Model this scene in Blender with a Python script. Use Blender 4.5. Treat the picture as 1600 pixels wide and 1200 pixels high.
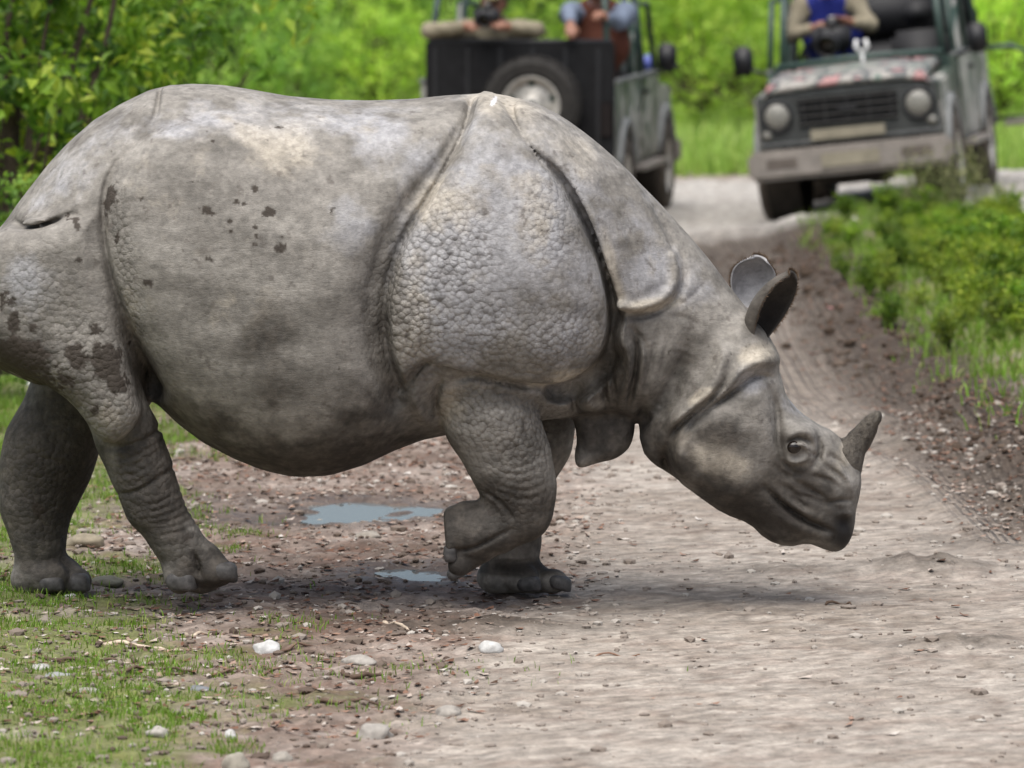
import bpy, bmesh, math, random
import numpy as np
from mathutils import Vector, Matrix, noise as mnoise

SC = bpy.context.scene
for _o in list(bpy.data.objects):
    bpy.data.objects.remove(_o, do_unlink=True)

# ------------------------------------------------------------------ camera
CAM_H, CAM_D, FPX = 2.27, 16.0, 7600.0          # height, distance to the rhino, focal length in photo pixels
PITCH = math.atan(752.0 / FPX)
cam_data = bpy.data.cameras.new('camera')
cam = bpy.data.objects.new('camera', cam_data)
SC.collection.objects.link(cam)
cam.location = (0, -CAM_D, CAM_H)
cam.rotation_euler = (math.pi / 2 - PITCH, 0, 0)
cam_data.sensor_width = 36.0
cam_data.lens = FPX / 1600.0 * 36.0
cam_data.clip_start = 0.5
cam_data.clip_end = 4000
cam_data.dof.use_dof = True
cam_data.dof.focus_distance = 15.75
cam_data.dof.aperture_fstop = 3.9
SC.camera = cam

# ------------------------------------------------------------------ light
SUN_EL, SUN_AZ = math.radians(70), math.radians(203)   # azimuth measured clockwise from +Y: behind the camera, to its left
world = bpy.data.worlds.new('World')
SC.world = world
world.use_nodes = True
wn = world.node_tree.nodes
sky_node = wn.new('ShaderNodeTexSky')
sky_node.sky_type = 'NISHITA'
sky_node.sun_disc = False
sky_node.sun_elevation = SUN_EL
sky_node.sun_rotation = SUN_AZ
sky_node.air_density = 1.0
sky_node.dust_density = 4.0
sky_node.ozone_density = 1.0
hsv = wn.new('ShaderNodeHueSaturation')          # thin overcast: the sky is paler than a clear one
hsv.inputs['Saturation'].default_value = 0.8
world.node_tree.links.new(sky_node.outputs[0], hsv.inputs['Color'])
world.node_tree.links.new(hsv.outputs[0], wn['Background'].inputs[0])
wn['Background'].inputs[1].default_value = 0.05
sun_data = bpy.data.lights.new('sun', 'SUN')
sun_data.energy = 1.5
sun_data.angle = math.radians(65)
sun_data.color = (1.0, 0.975, 0.93)
sun = bpy.data.objects.new('sun', sun_data)
SC.collection.objects.link(sun)
_sd = Vector((math.sin(SUN_AZ) * math.cos(SUN_EL), math.cos(SUN_AZ) * math.cos(SUN_EL), math.sin(SUN_EL)))
sun.rotation_euler = (-_sd).to_track_quat('-Z', 'Y').to_euler()
sun.location = (0, 0, 30)
SC.view_settings.view_transform = 'Standard'
SC.view_settings.look = 'None'
SC.view_settings.gamma = 1.0
SC.view_settings.use_curve_mapping = False
SC.view_settings.exposure = 1.58

# ------------------------------------------------------------------ helpers
def unproj(px, py, Y=0.0):
    """photo measurement -> point of the vertical plane at depth Y (used to lay out sizes)"""
    dx = (px - 800.0) / FPX
    dy = -(py - 600.0) / FPX
    c, s = math.cos(PITCH), math.sin(PITCH)
    d = (dx, c + dy * s, -s + dy * c)
    t = (Y + CAM_D) / d[1]
    return (d[0] * t, Y, CAM_H + d[2] * t)

def ground_at(px, py, z=0.0):
    dx = (px - 800.0) / FPX
    dy = -(py - 600.0) / FPX
    c, s = math.cos(PITCH), math.sin(PITCH)
    d = (dx, c + dy * s, -s + dy * c)
    t = (z - CAM_H) / d[2]
    return (d[0] * t, -CAM_D + d[1] * t, z)

def link(o, parent=None):
    SC.collection.objects.link(o)
    if parent is not None:
        o.parent = parent
    return o

def tag(o, label=None, cat=None, group=None, kind=None):
    if label: o['label'] = label
    if cat: o['category'] = cat
    if group: o['group'] = group
    if kind: o['kind'] = kind
    return o

def empty(name, loc, rot=(0, 0, 0)):
    o = bpy.data.objects.new(name, None)
    o.empty_display_size = 0.2
    o.location = loc
    o.rotation_euler = rot
    return link(o)

def mesh_np(name, V, F, mats=(), smooth=True):
    """mesh from numpy arrays; F is (n,3) or (n,4)"""
    V = np.asarray(V, np.float32); F = np.asarray(F, np.int32)
    me = bpy.data.meshes.new(name)
    n, k = F.shape
    me.vertices.add(len(V)); me.vertices.foreach_set('co', V.ravel())
    me.loops.add(n * k); me.loops.foreach_set('vertex_index', F.ravel())
    me.polygons.add(n)
    me.polygons.foreach_set('loop_start', np.arange(0, n * k, k, dtype=np.int32))
    me.polygons.foreach_set('use_smooth', np.full(n, smooth, bool))
    for m in mats: me.materials.append(m)
    me.update(calc_edges=True)
    return me

def col_attr(me, name, arr):
    a = me.attributes.new(name, 'FLOAT', 'POINT')
    a.data.foreach_set('value', np.asarray(arr, np.float32).ravel())

# ---- node helper
class NT:
    def __init__(self, name):
        self.m = bpy.data.materials.new(name)
        self.m.use_nodes = True
        self.t = self.m.node_tree
        self.n = self.t.nodes
        self.n.clear()
        self.out = self.n.new('ShaderNodeOutputMaterial')
        self.b = self.n.new('ShaderNodeBsdfPrincipled')
        self.t.links.new(self.b.outputs[0], self.out.inputs[0])
    def set(self, inp, v):
        if hasattr(v, 'links') or isinstance(v, bpy.types.NodeSocket):
            self.t.links.new(v, inp)
        else:
            if inp.type == 'RGBA' and len(v) == 3: v = (*v, 1)
            inp.default_value = v
    def P(self, **k):
        for key, v in k.items():
            self.set(self.b.inputs[key.replace('_', ' ')], v)
        return self
    def coord(self, which='Object'):
        return self.n.new('ShaderNodeTexCoord').outputs[which]
    def geo(self, which='Position'):
        return self.n.new('ShaderNodeNewGeometry').outputs[which]
    def mapping(self, vec, scale=(1, 1, 1), rot=(0, 0, 0), loc=(0, 0, 0)):
        q = self.n.new('ShaderNodeMapping')
        self.set(q.inputs[0], vec)
        q.inputs['Scale'].default_value = scale
        q.inputs['Rotation'].default_value = rot
        q.inputs['Location'].default_value = loc
        return q.outputs[0]
    def noise(self, scale, detail=4, rough=0.55, vec=None, dist=0.0, color=False):
        q = self.n.new('ShaderNodeTexNoise')
        q.inputs['Scale'].default_value = scale
        q.inputs['Detail'].default_value = detail
        q.inputs['Roughness'].default_value = rough
        q.inputs['Distortion'].default_value = dist
        if vec is not None: self.set(q.inputs['Vector'], vec)
        return q.outputs[1 if color else 0]
    def voro(self, scale, vec=None, feature='F1', rnd=1.0, out='Distance'):
        q = self.n.new('ShaderNodeTexVoronoi')
        q.feature = feature
        q.inputs['Scale'].default_value = scale
        q.inputs['Randomness'].default_value = rnd
        if vec is not None: self.set(q.inputs['Vector'], vec)
        return q.outputs[out]
    def ramp(self, fac, stops, interp='LINEAR'):
        q = self.n.new('ShaderNodeValToRGB')
        q.color_ramp.interpolation = interp
        el = q.color_ramp.elements
        while len(el) < len(stops): el.new(0.5)
        for e, (p, c) in zip(el, stops):
            e.position = p
            if not hasattr(c, '__len__'): c = (c, c, c)
            e.color = (*c, 1) if len(c) == 3 else c
        self.set(q.inputs[0], fac)
        return q.outputs[0]
    def mix(self, fac, a, b, mode='MIX'):
        q = self.n.new('ShaderNodeMix')
        q.data_type = 'RGBA'; q.blend_type = mode
        self.set(q.inputs[0], fac); self.set(q.inputs[6], a); self.set(q.inputs[7], b)
        return q.outputs[2]
    def math(self, op, a, b=0.0, c=None, clamp=False):
        q = self.n.new('ShaderNodeMath')
        q.operation = op; q.use_clamp = clamp
        self.set(q.inputs[0], a); self.set(q.inputs[1], b)
        if c is not None: self.set(q.inputs[2], c)
        return q.outputs[0]
    def attr(self, name, out='Fac'):
        q = self.n.new('ShaderNodeAttribute')
        q.attribute_name = name
        return q.outputs[out]
    def info(self, out='Random'):
        return self.n.new('ShaderNodeObjectInfo').outputs[out]
    def bump(self, height, strength=0.5, dist=0.01, normal=None):
        q = self.n.new('ShaderNodeBump')
        q.inputs['Strength'].default_value = strength
        q.inputs['Distance'].default_value = dist
        self.set(q.inputs['Height'], height)
        if normal is not None: self.set(q.inputs['Normal'], normal)
        return q.outputs[0]

def simple_mat(name, col, rough=0.6, metal=0.0, var=0.25, scale=8.0, spec=0.3, bump=0.0):
    """plain procedural material: colour broken up by noise"""
    t = NT(name)
    nz = t.noise(scale, 5, 0.6, t.coord('Object'))
    f = t.ramp(nz, [(0.25, 1 - var), (0.75, 1 + var)])
    c = t.mix(1.0, (*col, 1), f, 'MULTIPLY')
    t.P(Base_Color=c, Roughness=rough, Metallic=metal, Specular_IOR_Level=spec)
    if bump:
        t.P(Normal=t.bump(nz, bump, 0.02))
    return t.m
SC.cycles.use_adaptive_sampling = True
SC.cycles.adaptive_threshold = 0.012
SC.cycles.use_denoising = True
SC.cycles.max_bounces = 6
SC.cycles.diffuse_bounces = 3
SC.cycles.glossy_bounces = 3
SC.cycles.transmission_bounces = 4
SC.cycles.transparent_max_bounces = 6
RHINO_H = 0.0115
# ================================================================== RHINO
YS = -0.42                      # depth of the near flank
def p0(px, py): q = unproj(px, py, 0.0); return (q[0], q[2])
def p1(px, py): q = unproj(px, py, YS); return (q[0], q[2])
PXM = 1.0 / 472.6               # metres per photo pixel at the rhino

GX0, GX1, GZ0, GZ1, GD = -2.05, 1.45, -0.2, 1.8, 0.004
_gx = np.arange(GX0, GX1, GD, dtype=np.float32); _gz = np.arange(GZ0, GZ1, GD, dtype=np.float32)
GXX, GZZ = np.meshgrid(_gx, _gz, indexing='ij')

def smooth_poly(pts, it=2, closed=True):
    p = np.array(pts, float)
    for _ in range(it):                       # Chaikin
        if closed:
            q = np.roll(p, -1, 0)
            p = np.stack([0.75 * p + 0.25 * q, 0.25 * p + 0.75 * q], 1).reshape(-1, p.shape[1])
        else:
            a, b = p[:-1], p[1:]
            m = np.stack([0.75 * a + 0.25 * b, 0.25 * a + 0.75 * b], 1).reshape(-1, p.shape[1])
            p = np.vstack([p[:1], m, p[-1:]])
    return p

def poly_field(pts, conv, it=1):
    """signed distance (negative inside) to a closed outline, on the 2-D grid"""
    P = np.array([conv(*q) for q in smooth_poly(pts, it)], np.float32)
    d2 = np.full(GXX.shape, 1e9, np.float32); ins = np.zeros(GXX.shape, bool)
    for i in range(len(P)):
        a = P[i]; b = P[(i + 1) % len(P)]
        e = b - a
        wx, wz = GXX - a[0], GZZ - a[1]
        t = np.clip((wx * e[0] + wz * e[1]) / max(e @ e, 1e-9), 0, 1)
        d2 = np.minimum(d2, (wx - e[0] * t) ** 2 + (wz - e[1] * t) ** 2)
        c = ((a[1] > GZZ) != (b[1] > GZZ))
        if a[1] != b[1]:
            ins ^= c & (GXX < (b[0] - a[0]) * (GZZ - a[1]) / (b[1] - a[1]) + a[0])
    d = np.sqrt(d2)
    return np.where(ins, -d, d).astype(np.float32)

def groove_field(pts, conv, it=2, power=2.0):
    """pts: (px, py, width_px, depth_m); returns the displacement field of one line"""
    P = smooth_poly(pts, it, closed=False)
    out = np.zeros(GXX.shape, np.float32)
    for i in range(len(P) - 1):
        a = np.array(conv(*P[i][:2])); b = np.array(conv(*P[i + 1][:2])); e = b - a
        wm = max(P[i][2], P[i + 1][2]) * PXM * 3 + 0.01
        i0 = np.searchsorted(_gx, min(a[0], b[0]) - wm); i1 = np.searchsorted(_gx, max(a[0], b[0]) + wm)
        j0 = np.searchsorted(_gz, min(a[1], b[1]) - wm); j1 = np.searchsorted(_gz, max(a[1], b[1]) + wm)
        if i1 <= i0 or j1 <= j0: continue
        gx, gz = GXX[i0:i1, j0:j1], GZZ[i0:i1, j0:j1]
        wx, wz = gx - a[0], gz - a[1]
        t = np.clip((wx * e[0] + wz * e[1]) / max(e @ e, 1e-9), 0, 1)
        d = np.sqrt((wx - e[0] * t) ** 2 + (wz - e[1] * t) ** 2)
        w = (P[i][2] + (P[i + 1][2] - P[i][2]) * t) * PXM
        dep = P[i][3] + (P[i + 1][3] - P[i][3]) * t
        g = dep * np.exp(-np.abs(d / w) ** power)
        cur = out[i0:i1, j0:j1]
        out[i0:i1, j0:j1] = np.where(np.abs(g) > np.abs(cur), g, cur)
    return out

def samp(field, x, z):
    fx = np.clip((x - GX0) / GD, 0, field.shape[0] - 2.001); fz = np.clip((z - GZ0) / GD, 0, field.shape[1] - 2.001)
    i = fx.astype(np.int32); j = fz.astype(np.int32); a = (fx - i).astype(np.float32); b = (fz - j).astype(np.float32)
    W = field.shape[1]; f = field.ravel(); k = i * W + j
    return (f[k] * (1 - a) + f[k + W] * a) * (1 - b) + (f[k + 1] * (1 - a) + f[k + W + 1] * a) * b

def sstep(a, b, x):
    t = np.clip((x - a) / (b - a), 0, 1)
    return t * t * (3 - 2 * t)
def smin(a, b, k):
    h = np.maximum(k - np.abs(a - b), 0) / k
    return np.minimum(a, b) - h * h * k * 0.25
def smax(a, b, k): return -smin(-a, -b, k)
def extr(sd, yy, H, R):
    w1, w2 = sd + R, yy - H + R
    return np.minimum(np.maximum(w1, w2), 0) + np.sqrt(np.maximum(w1, 0) ** 2 + np.maximum(w2, 0) ** 2) - R
def chain(pts, x, y, z, conv3=True, k=0.03):
    """pts: (px, py, Y, radius_m)"""
    r = None
    P = [(*unproj(a, b, c), d) for a, b, c, d in pts]
    for (ax, ay, az, ar), (bx, by, bz, br) in zip(P[:-1], P[1:]):
        ex, ey, ez = bx - ax, by - ay, bz - az
        t = np.clip(((x - ax) * ex + (y - ay) * ey + (z - az) * ez) / (ex * ex + ey * ey + ez * ez), 0, 1)
        d = np.sqrt((x - ax - ex * t) ** 2 + (y - ay - ey * t) ** 2 + (z - az - ez * t) ** 2) - (ar + (br - ar) * t)
        r = d if r is None else smin(r, d, k)
    return r
def ellip(px, py, Y, rx, ry, rz, x, y, z, ang=0.0):
    cx, cy, cz = unproj(px, py, Y)
    dx, dz = x - cx, z - cz
    if ang:
        c, s = math.cos(ang), math.sin(ang)
        dx, dz = dx * c + dz * s, -dx * s + dz * c
    q = np.sqrt((dx / rx) ** 2 + ((y - cy) / ry) ** 2 + (dz / rz) ** 2) + 1e-6
    q2 = np.sqrt((dx / rx ** 2) ** 2 + ((y - cy) / ry ** 2) ** 2 + (dz / rz ** 2) ** 2) + 1e-6
    return q * (q - 1) / q2

# ---- trunk profile: px, top, bottom, half width
TOP = [(-70, 470), (-55, 425), (-30, 385), (0, 358), (15, 340), (30, 318), (50, 292), (80, 254), (110, 222), (150, 187), (190, 163), (235, 141), (265, 134), (300, 131), (350, 133), (400, 141),
       (450, 150), (520, 156), (580, 157), (640, 155), (700, 149), (735, 147), (765, 145), (795, 150), (830, 161), (880, 187), (930, 224), (980, 267),
       (1030, 317), (1080, 372), (1110, 408), (1140, 448), (1175, 492), (1200, 540), (1215, 590)]
BOT = [(-70, 480), (-40, 540), (0, 575), (60, 600), (120, 605), (200, 610), (250, 632), (280, 661), (320, 691), (370, 716), (420, 733), (470, 741), (520, 738),
       (570, 723), (620, 701), (660, 686), (700, 678), (760, 668), (830, 658), (900, 650), (960, 645), (1010, 660), (1060, 680), (1120, 690), (1180, 670), (1215, 620)]
WID = [(-70, .05), (-50, .19), (-20, .29), (20, .35), (80, .405), (160, .45), (300, .505), (420, .53), (520, .525), (620, .48), (700, .44), (780, .40), (850, .36), (920, .315),
       (980, .27), (1040, .225), (1100, .19), (1160, .17), (1215, .10)]
def _prof(lst):
    a = np.array(lst, float)
    xs = np.array([p0(px, 500)[0] for px in a[:, 0]])
    return xs, a[:, 1]
_tx, _t = _prof(TOP); _tz = np.array([p0(a, b)[1] for a, b in TOP])
_bx, _ = _prof(BOT); _bz = np.array([p0(a, b)[1] for a, b in BOT])
_wx, _ww = _prof(WID)
_fx = np.arange(GX0, GX1, 0.004)
def _sm(a, n=9):
    k = np.hanning(n + 2)[1:-1]; k /= k.sum()
    return np.convolve(np.pad(a, n // 2, 'edge'), k, 'valid')
TOPF = _sm(np.interp(_fx, _tx, _tz), 9); BOTF = _sm(np.interp(_fx, _bx, _bz), 15); WIDF = _sm(np.interp(_fx, _wx, _ww), 31)
HTRUNK = (p0(-70, 500)[0], p0(1215, 500)[0])

# ---- outlines
THIGH = [(-60, 400), (-20, 372), (20, 352), (75, 346), (120, 330), (158, 322), (164, 365), (172, 420), (186, 470), (200, 520), (214, 568), (224, 605), (222, 642), (202, 680), (168, 700),
         (141, 672), (112, 632), (75, 605), (30, 585), (-10, 560), (-50, 510)]
SHOULDER = [(748, 150), (738, 182), (724, 216), (706, 252), (680, 292), (654, 328), (630, 372), (612, 412), (602, 455), (600, 505), (607, 550), (618, 590), (628, 610), (652, 570), (690, 566),
            (735, 584), (780, 594), (830, 604), (872, 606), (908, 592), (932, 570), (947, 538), (950, 500), (945, 452), (931, 408), (914, 368), (896, 332), (876, 298), (856, 270), (832, 240), (800, 190), (775, 155)]
NECKSH = [(842, 246), (872, 262), (902, 296), (926, 340), (944, 388), (956, 430), (965, 466), (972, 488), (1002, 493), (1036, 483), (1060, 463), (1067, 436), (1058, 405), (1045, 370), (1020, 320), (985, 275), (930, 226), (880, 190), (840, 170), (800, 160), (810, 210)]
SLOT = [(852, 256), (886, 272), (920, 322), (944, 376), (960, 428), (970, 470), (978, 500), (966, 540), (975, 575), (950, 610), (905, 640), (860, 640), (845, 612), (880, 604), (915, 588), (938, 562), (948, 530), (950, 490), (942, 440), (930, 400), (908, 358), (888, 320), (866, 286)]
HEAD = [(1213, 547), (1217, 588), (1229, 620), (1251, 646), (1277, 663), (1302, 674), (1322, 694), (1340, 722), (1347, 748), (1343, 775), (1337, 798), (1336, 818), (1330, 842), (1318, 858), (1303, 863), (1285, 857), (1262, 848),
        (1230, 855), (1196, 843), (1170, 816), (1130, 801), (1095, 776), (1060, 748), (1020, 722), (1000, 698), (1000, 655), (1040, 590), (1090, 525), (1150, 478), (1195, 512)]
CHEEK = [(1182, 590), (1150, 596), (1105, 618), (1065, 648), (1043, 684), (1044, 715), (1062, 745), (1100, 775), (1140, 790), (1190, 760), (1210, 700), (1205, 640), (1200, 600)]
FLANK = [(162, 300), (168, 270), (200, 232), (245, 190), (330, 170), (500, 172), (640, 172), (712, 172), (712, 215), (690, 260), (660, 300), (630, 340), (606, 385), (592, 430), (586, 500), (592, 560), (610, 620), (640, 670), (600, 740), (470, 780), (360, 745),
         (270, 665), (238, 610), (222, 560), (207, 510), (194, 460), (180, 410), (168, 350)]
DEWLAP = [(880, 610), (990, 615), (992, 690), (966, 716), (934, 722), (904, 733), (896, 716), (904, 680)]
sdTHIGH = poly_field(THIGH, p1); sdSHO = poly_field(SHOULDER, p1); sdNECK = poly_field(NECKSH, p1); sdSLOT = poly_field(SLOT, p1)
sdHEAD = poly_field(HEAD, p0); sdCHEEK = poly_field(CHEEK, p0); sdFLANK = poly_field(FLANK, p1); sdDEW = poly_field(DEWLAP, p0, 3)

# ---- traced folds: positive = carved in, negative = raised
G = []
def groove(pts, conv=p1, it=2, power=2.0): G.append(groove_field(pts, conv, it, power))
def pl(pts, w, d, conv=p1, w2=None, d2=None, power=2.0, taper=True):
    n = len(pts); w2 = w if w2 is None else w2; d2 = d if d2 is None else d2
    q = []
    for i, (a, b) in enumerate(pts):
        t = i / max(n - 1, 1)
        k = 1.0
        if taper and i in (0, n - 1): k = 0.15
        q.append((a, b, w + (w2 - w) * t, (d + (d2 - d) * t) * k))
    groove(q, conv, 2, power)
# hip fold
groove([(237, 135, 3, .012), (239, 160, 4, .022), (238, 190, 6, .014), (205, 228, 6, .007), (175, 262, 5, .010), (162, 292, 4.5, .024), (160, 340, 5, .032), (166, 400, 6, .042), (178, 450, 8, .055), (196, 505, 11, .075), (214, 560, 14, .10), (232, 615, 17, .12)])
groove([(250, 150, 14, -.006), (262, 165, 14, -.006), (290, 175, 12, .0)], p1)
pl([(245, 200), (270, 190), (330, 178), (420, 172)], 14, .008)
# rump lip
pl([(10, 350), (28, 358), (55, 357), (80, 349), (100, 340)], 4, .022)
pl([(14, 338), (40, 344), (75, 340), (104, 326), (122, 318)], 7, -.013)
pl([(100, 338), (118, 335), (132, 342)], 4, .01)
# soft hollow behind the shoulder
groove([(735, 150, 5, .016), (728, 190, 8, .020), (705, 236, 12, .022), (672, 282, 16, .022), (640, 326, 19, .024), (612, 375, 22, .034), (594, 430, 20, .042), (588, 500, 18, .048), (596, 560, 15, .05), (618, 625, 13, .04)])
groove([(738, 152, 3, .014), (726, 208, 3, .018), (684, 286, 4.5, .026), (630, 368, 6, .036), (606, 428, 7, .045), (598, 500, 8, .05), (606, 560, 8, .05), (626, 612, 7, .04)])
# skin between shoulder plate and arm
pl([(632, 612), (642, 592), (660, 568), (690, 556)], 5, .016)
pl([(655, 600), (648, 625), (655, 650), (672, 680)], 8, -.018)
pl([(690, 592), (682, 610), (678, 635), (682, 665)], 6, .034)
pl([(705, 600), (735, 588), (770, 596), (830, 609), (872, 611)], 6, .03)
# neck shield rim
pl([(860, 258), (900, 300), (928, 352), (948, 410), (962, 468)], 9, -.010)
pl([(970, 484), (1000, 486), (1034, 476), (1056, 456), (1061, 432), (1056, 408)], 7, -.020, taper=False)
pl([(975, 500), (1005, 504), (1042, 492), (1068, 470), (1076, 440), (1068, 400)], 5, .020)
pl([(975, 470), (1010, 468), (1040, 455), (1046, 430), (1030, 395), (980, 380)], 12, .008)
pl([(1010, 320), (1040, 355), (1062, 400), (1075, 440)], 6, .008)
pl([(935, 270), (960, 282), (985, 280)], 6, -.006)
pl([(1000, 385), (975, 378), (960, 372)], 9, -.006)
# folds of the throat
pl([(975, 505), (972, 535), (985, 560), (985, 600), (970, 640)], 7, -0.041)
pl([(992, 520), (1000, 560), (992, 610), (985, 655)], 5, 0.044)
pl([(1010, 530), (1006, 580), (995, 640)], 6, -0.020)
pl([(940, 580), (925, 610), (915, 640), (935, 655)], 9, -0.037)
pl([(955, 590), (945, 620), (952, 650)], 5, 0.041)
pl([(1030, 520), (1022, 570), (1010, 620)], 4, 0.017)
pl([(1048, 525), (1042, 565), (1030, 605)], 4, 0.012)
pl([(1080, 540), (1066, 585), (1044, 630), (1022, 665)], 16, 0.058)
pl([(1025, 690), (1030, 720), (1050, 745)], 10, 0.020)
pl([(905, 615), (898, 640), (903, 660)], 8, 0.051)
pl([(965, 560), (958, 600), (965, 645)], 4, 0.034)
pl([(1004, 640), (1012, 668), (1006, 690)], 9, 0.051)
pl([(1040, 500), (1075, 505), (1100, 520)], 5, 0.010)
pl([(985, 515), (1010, 540), (1018, 575)], 4, 0.014)
pl([(1060, 490), (1090, 470), (1110, 450)], 5, 0.009)
# roll behind the cheek and crest flange
pl([(1118, 520), (1128, 545), (1112, 585), (1080, 620), (1052, 645), (1044, 665)], 11, -.036, p0)
pl([(1108, 548), (1102, 575), (1086, 600)], 4, .008, p0)
pl([(1140, 570), (1116, 604), (1086, 630), (1056, 655), (1046, 672)], 5.5, .046, p0)
pl([(1212, 556), (1185, 553), (1158, 562), (1136, 585), (1110, 610), (1080, 634)], 11, -.042, p0)
pl([(1205, 585), (1182, 578), (1164, 586), (1140, 604), (1104, 628), (1074, 654), (1056, 690)], 5, .024, p0)
pl([(1070, 660), (1056, 690), (1058, 720), (1074, 748)], 9, -.026, p0)
pl([(1046, 672), (1036, 700), (1042, 730), (1056, 750)], 7, .030, p0)
# cheek and brow
pl([(1200, 600), (1212, 640), (1213, 690), (1226, 725)], 7, .034, p0)
pl([(1190, 640), (1200, 690), (1198, 730)], 9, -.008, p0)
pl([(1220, 682), (1230, 668), (1246, 661), (1266, 668), (1278, 690)], 10, -.026, p0)
pl([(1226, 693), (1236, 684), (1248, 684), (1258, 693)], 4, -.024, p0)
pl([(1224, 684), (1238, 675), (1254, 677), (1264, 690)], 3.2, .018, p0)
pl([(1224, 706), (1232, 713), (1246, 713), (1258, 704)], 4.5, -.016, p0)
pl([(1222, 716), (1238, 722), (1254, 718)], 3.6, .010, p0)
pl([(1210, 704), (1220, 716), (1236, 730), (1250, 734)], 3.6, .012, p0)
pl([(1262, 700), (1274, 706), (1284, 720)], 3.6, .012, p0)
pl([(1210, 720), (1222, 736), (1240, 737)], 5, .026, p0)
pl([(1268, 668), (1280, 690), (1276, 712), (1260, 728)], 5, .024, p0)
# muzzle wrinkles
for k, (a, b) in enumerate([((1232, 742), (1285, 770)), ((1236, 752), (1300, 782)), ((1238, 764), (1310, 790)), ((1262, 735), (1310, 758)), ((1282, 718), (1322, 752)), ((1290, 702), (1328, 742)), ((1228, 768), (1262, 792)), ((1280, 782), (1330, 778))]):
    m = ((a[0] + b[0]) / 2 + (3 if k % 2 else -3), (a[1] + b[1]) / 2 - 5)
    pl([a, m, b], 4, .019, p0)
pl([(1190, 752), (1215, 776), (1240, 796), (1262, 810), (1282, 818), (1296, 824)], 5, .042, p0, power=2)
pl([(1200, 790), (1240, 816), (1280, 838)], 8, -.014, p0)
pl([(1205, 762), (1240, 785), (1275, 802)], 6, -.014, p0)
pl([(1296, 690), (1306, 715), (1322, 748), (1334, 770)], 6, -.012, p0)
pl([(1215, 748), (1235, 760), (1250, 778)], 5, .018, p0)
pl([(1296, 822), (1302, 832), (1297, 848)], 3, .012, p0)
groove([(1310, 806, 8, .004), (1318, 812, 9, .034), (1326, 820, 7, .004)], p0)
pl([(1300, 800), (1318, 797), (1334, 800)], 4, -.008, p0)
pl([(1296, 676), (1312, 696), (1330, 722), (1345, 748)], 4.5, .016, p0)
# leg wrinkles
GN = []
def groove_n(pts, w, d, conv=p1, power=2.0):
    G.append(None); G.pop()
    n = len(pts)
    GN.append(groove_field([(a, b, w, d * (0.2 if i in (0, n - 1) else 1)) for i, (a, b) in enumerate(pts)], conv, 2, power))
groove_n([(178, 782), (210, 775), (245, 752), (268, 740)], 4, .014)
groove_n([(165, 705), (200, 702), (232, 690), (255, 668)], 5, .016)
for dy in (15, 30, 44, 58):
    groove_n([(182, 782 - dy), (210, 776 - dy), (250, 752 - dy)], 3.2, .007)
for dy in (14, 27, 40, 52, 64, 76):
    groove_n([(200 + dy * .55, 790 + dy * .7), (235 + dy * .5, 783 + dy * .75), (275 + dy * .5, 765 + dy * .8)], 3.2, .008)
groove_n([(298, 872), (304, 890), (310, 914)], 4, .035)
groove_n([(270, 885), (262, 905), (266, 920)], 6, .008)
groove_n([(752, 775), (775, 785), (795, 806), (800, 820)], 3, .014)
for k in range(6):
    groove_n([(770 + k * 5, 770 - k * 9), (815, 790 - k * 14), (860 - k, 775 - k * 14)], 3.2, .007)
groove_n([(695, 872), (735, 868), (770, 850), (800, 835)], 3.5, .016)
groove_n([(705, 800), (720, 812), (716, 840)], 6, .010)
groove_n([(850, 895), (858, 905), (862, 920)], 4, .02, lambda a, b: (unproj(a, b, .2)[0], unproj(a, b, .2)[2]))
DSYM = np.sum(G, axis=0).astype(np.float32)
DNEAR = np.sum(GN, axis=0).astype(np.float32)
# broad soft unevenness of hide over ribs and muscle
def lump(px, py, r, d): 
    c = p1(px, py); return d * np.exp(-(((GXX - c[0]) ** 2 + (GZZ - c[1]) ** 2) / (r * PXM) ** 2))
for a in [(330, 470, 60, .007), (430, 520, 50, .007), (520, 420, 60, -.007), (250, 400, 50, -.006), (420, 300, 80, -.008), (560, 520, 50, .008), (300, 220, 60, -.006), (640, 210, 50, .008), (700, 450, 60, -.012), (840, 420, 60, -.010), (770, 330, 50, .007),
          (860, 540, 50, -.01), (690, 540, 40, -.008), (60, 440, 40, -.008), (120, 560, 40, -.012), (150, 420, 30, .006), (90, 300, 40, .008), (900, 230, 30, .006), (1010, 420, 30, .01), (1120, 690, 40, -.012), (1160, 650, 30, .004), (1110, 480, 30, .008)]:
    DSYM += lump(*a).astype(np.float32)

FEET_Y = 0.20
L_NF = [(750, 590, -.21, .15), (768, 655, -.215, .146), (796, 718, -.21, .128), (812, 765, -.205, .110), (818, 800, -.20, .094)]
L_NF2 = [(812, 806, -.20, .082), (775, 824, -.20, .082), (742, 828, -.20, .090), (724, 826, -.20, .086)]
L_NF3 = [(746, 856, -.20, .055), (722, 872, -.20, .046), (712, 890, -.20, .030)]
L_FF = [(845, 610, .25, .15), (838, 690, .23, .11), (815, 770, .21, .085), (805, 850, .20, .075), (800, 880, .20, .080)]
L_FF2 = [(785, 895, .20, .072), (830, 902, .20, .05), (868, 912, .20, .032)]
L_NH = [(165, 600, -.22, .11), (203, 690, -.22, .097), (222, 738, -.22, .092), (240, 788, -.22, .086), (272, 838, -.22, .072), (288, 866, -.21, .074)]
L_NH2 = [(292, 888, -.21, .078), (316, 900, -.21, .052), (340, 900, -.21, .036)]
L_FH = [(118, 570, .24, .13), (102, 645, .24, .132), (80, 698, .24, .148), (68, 740, .24, .138), (57, 792, .22, .112), (60, 840, .20, .080), (64, 872, .20, .080)]
L_NH3 = [(290, 856, -.215, .064), (318, 876, -.225, .056), (350, 893, -.225, .036)]
L_FH2 = [(58, 898, .20, .082), (100, 902, .20, .062), (125, 912, .20, .036)]

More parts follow.
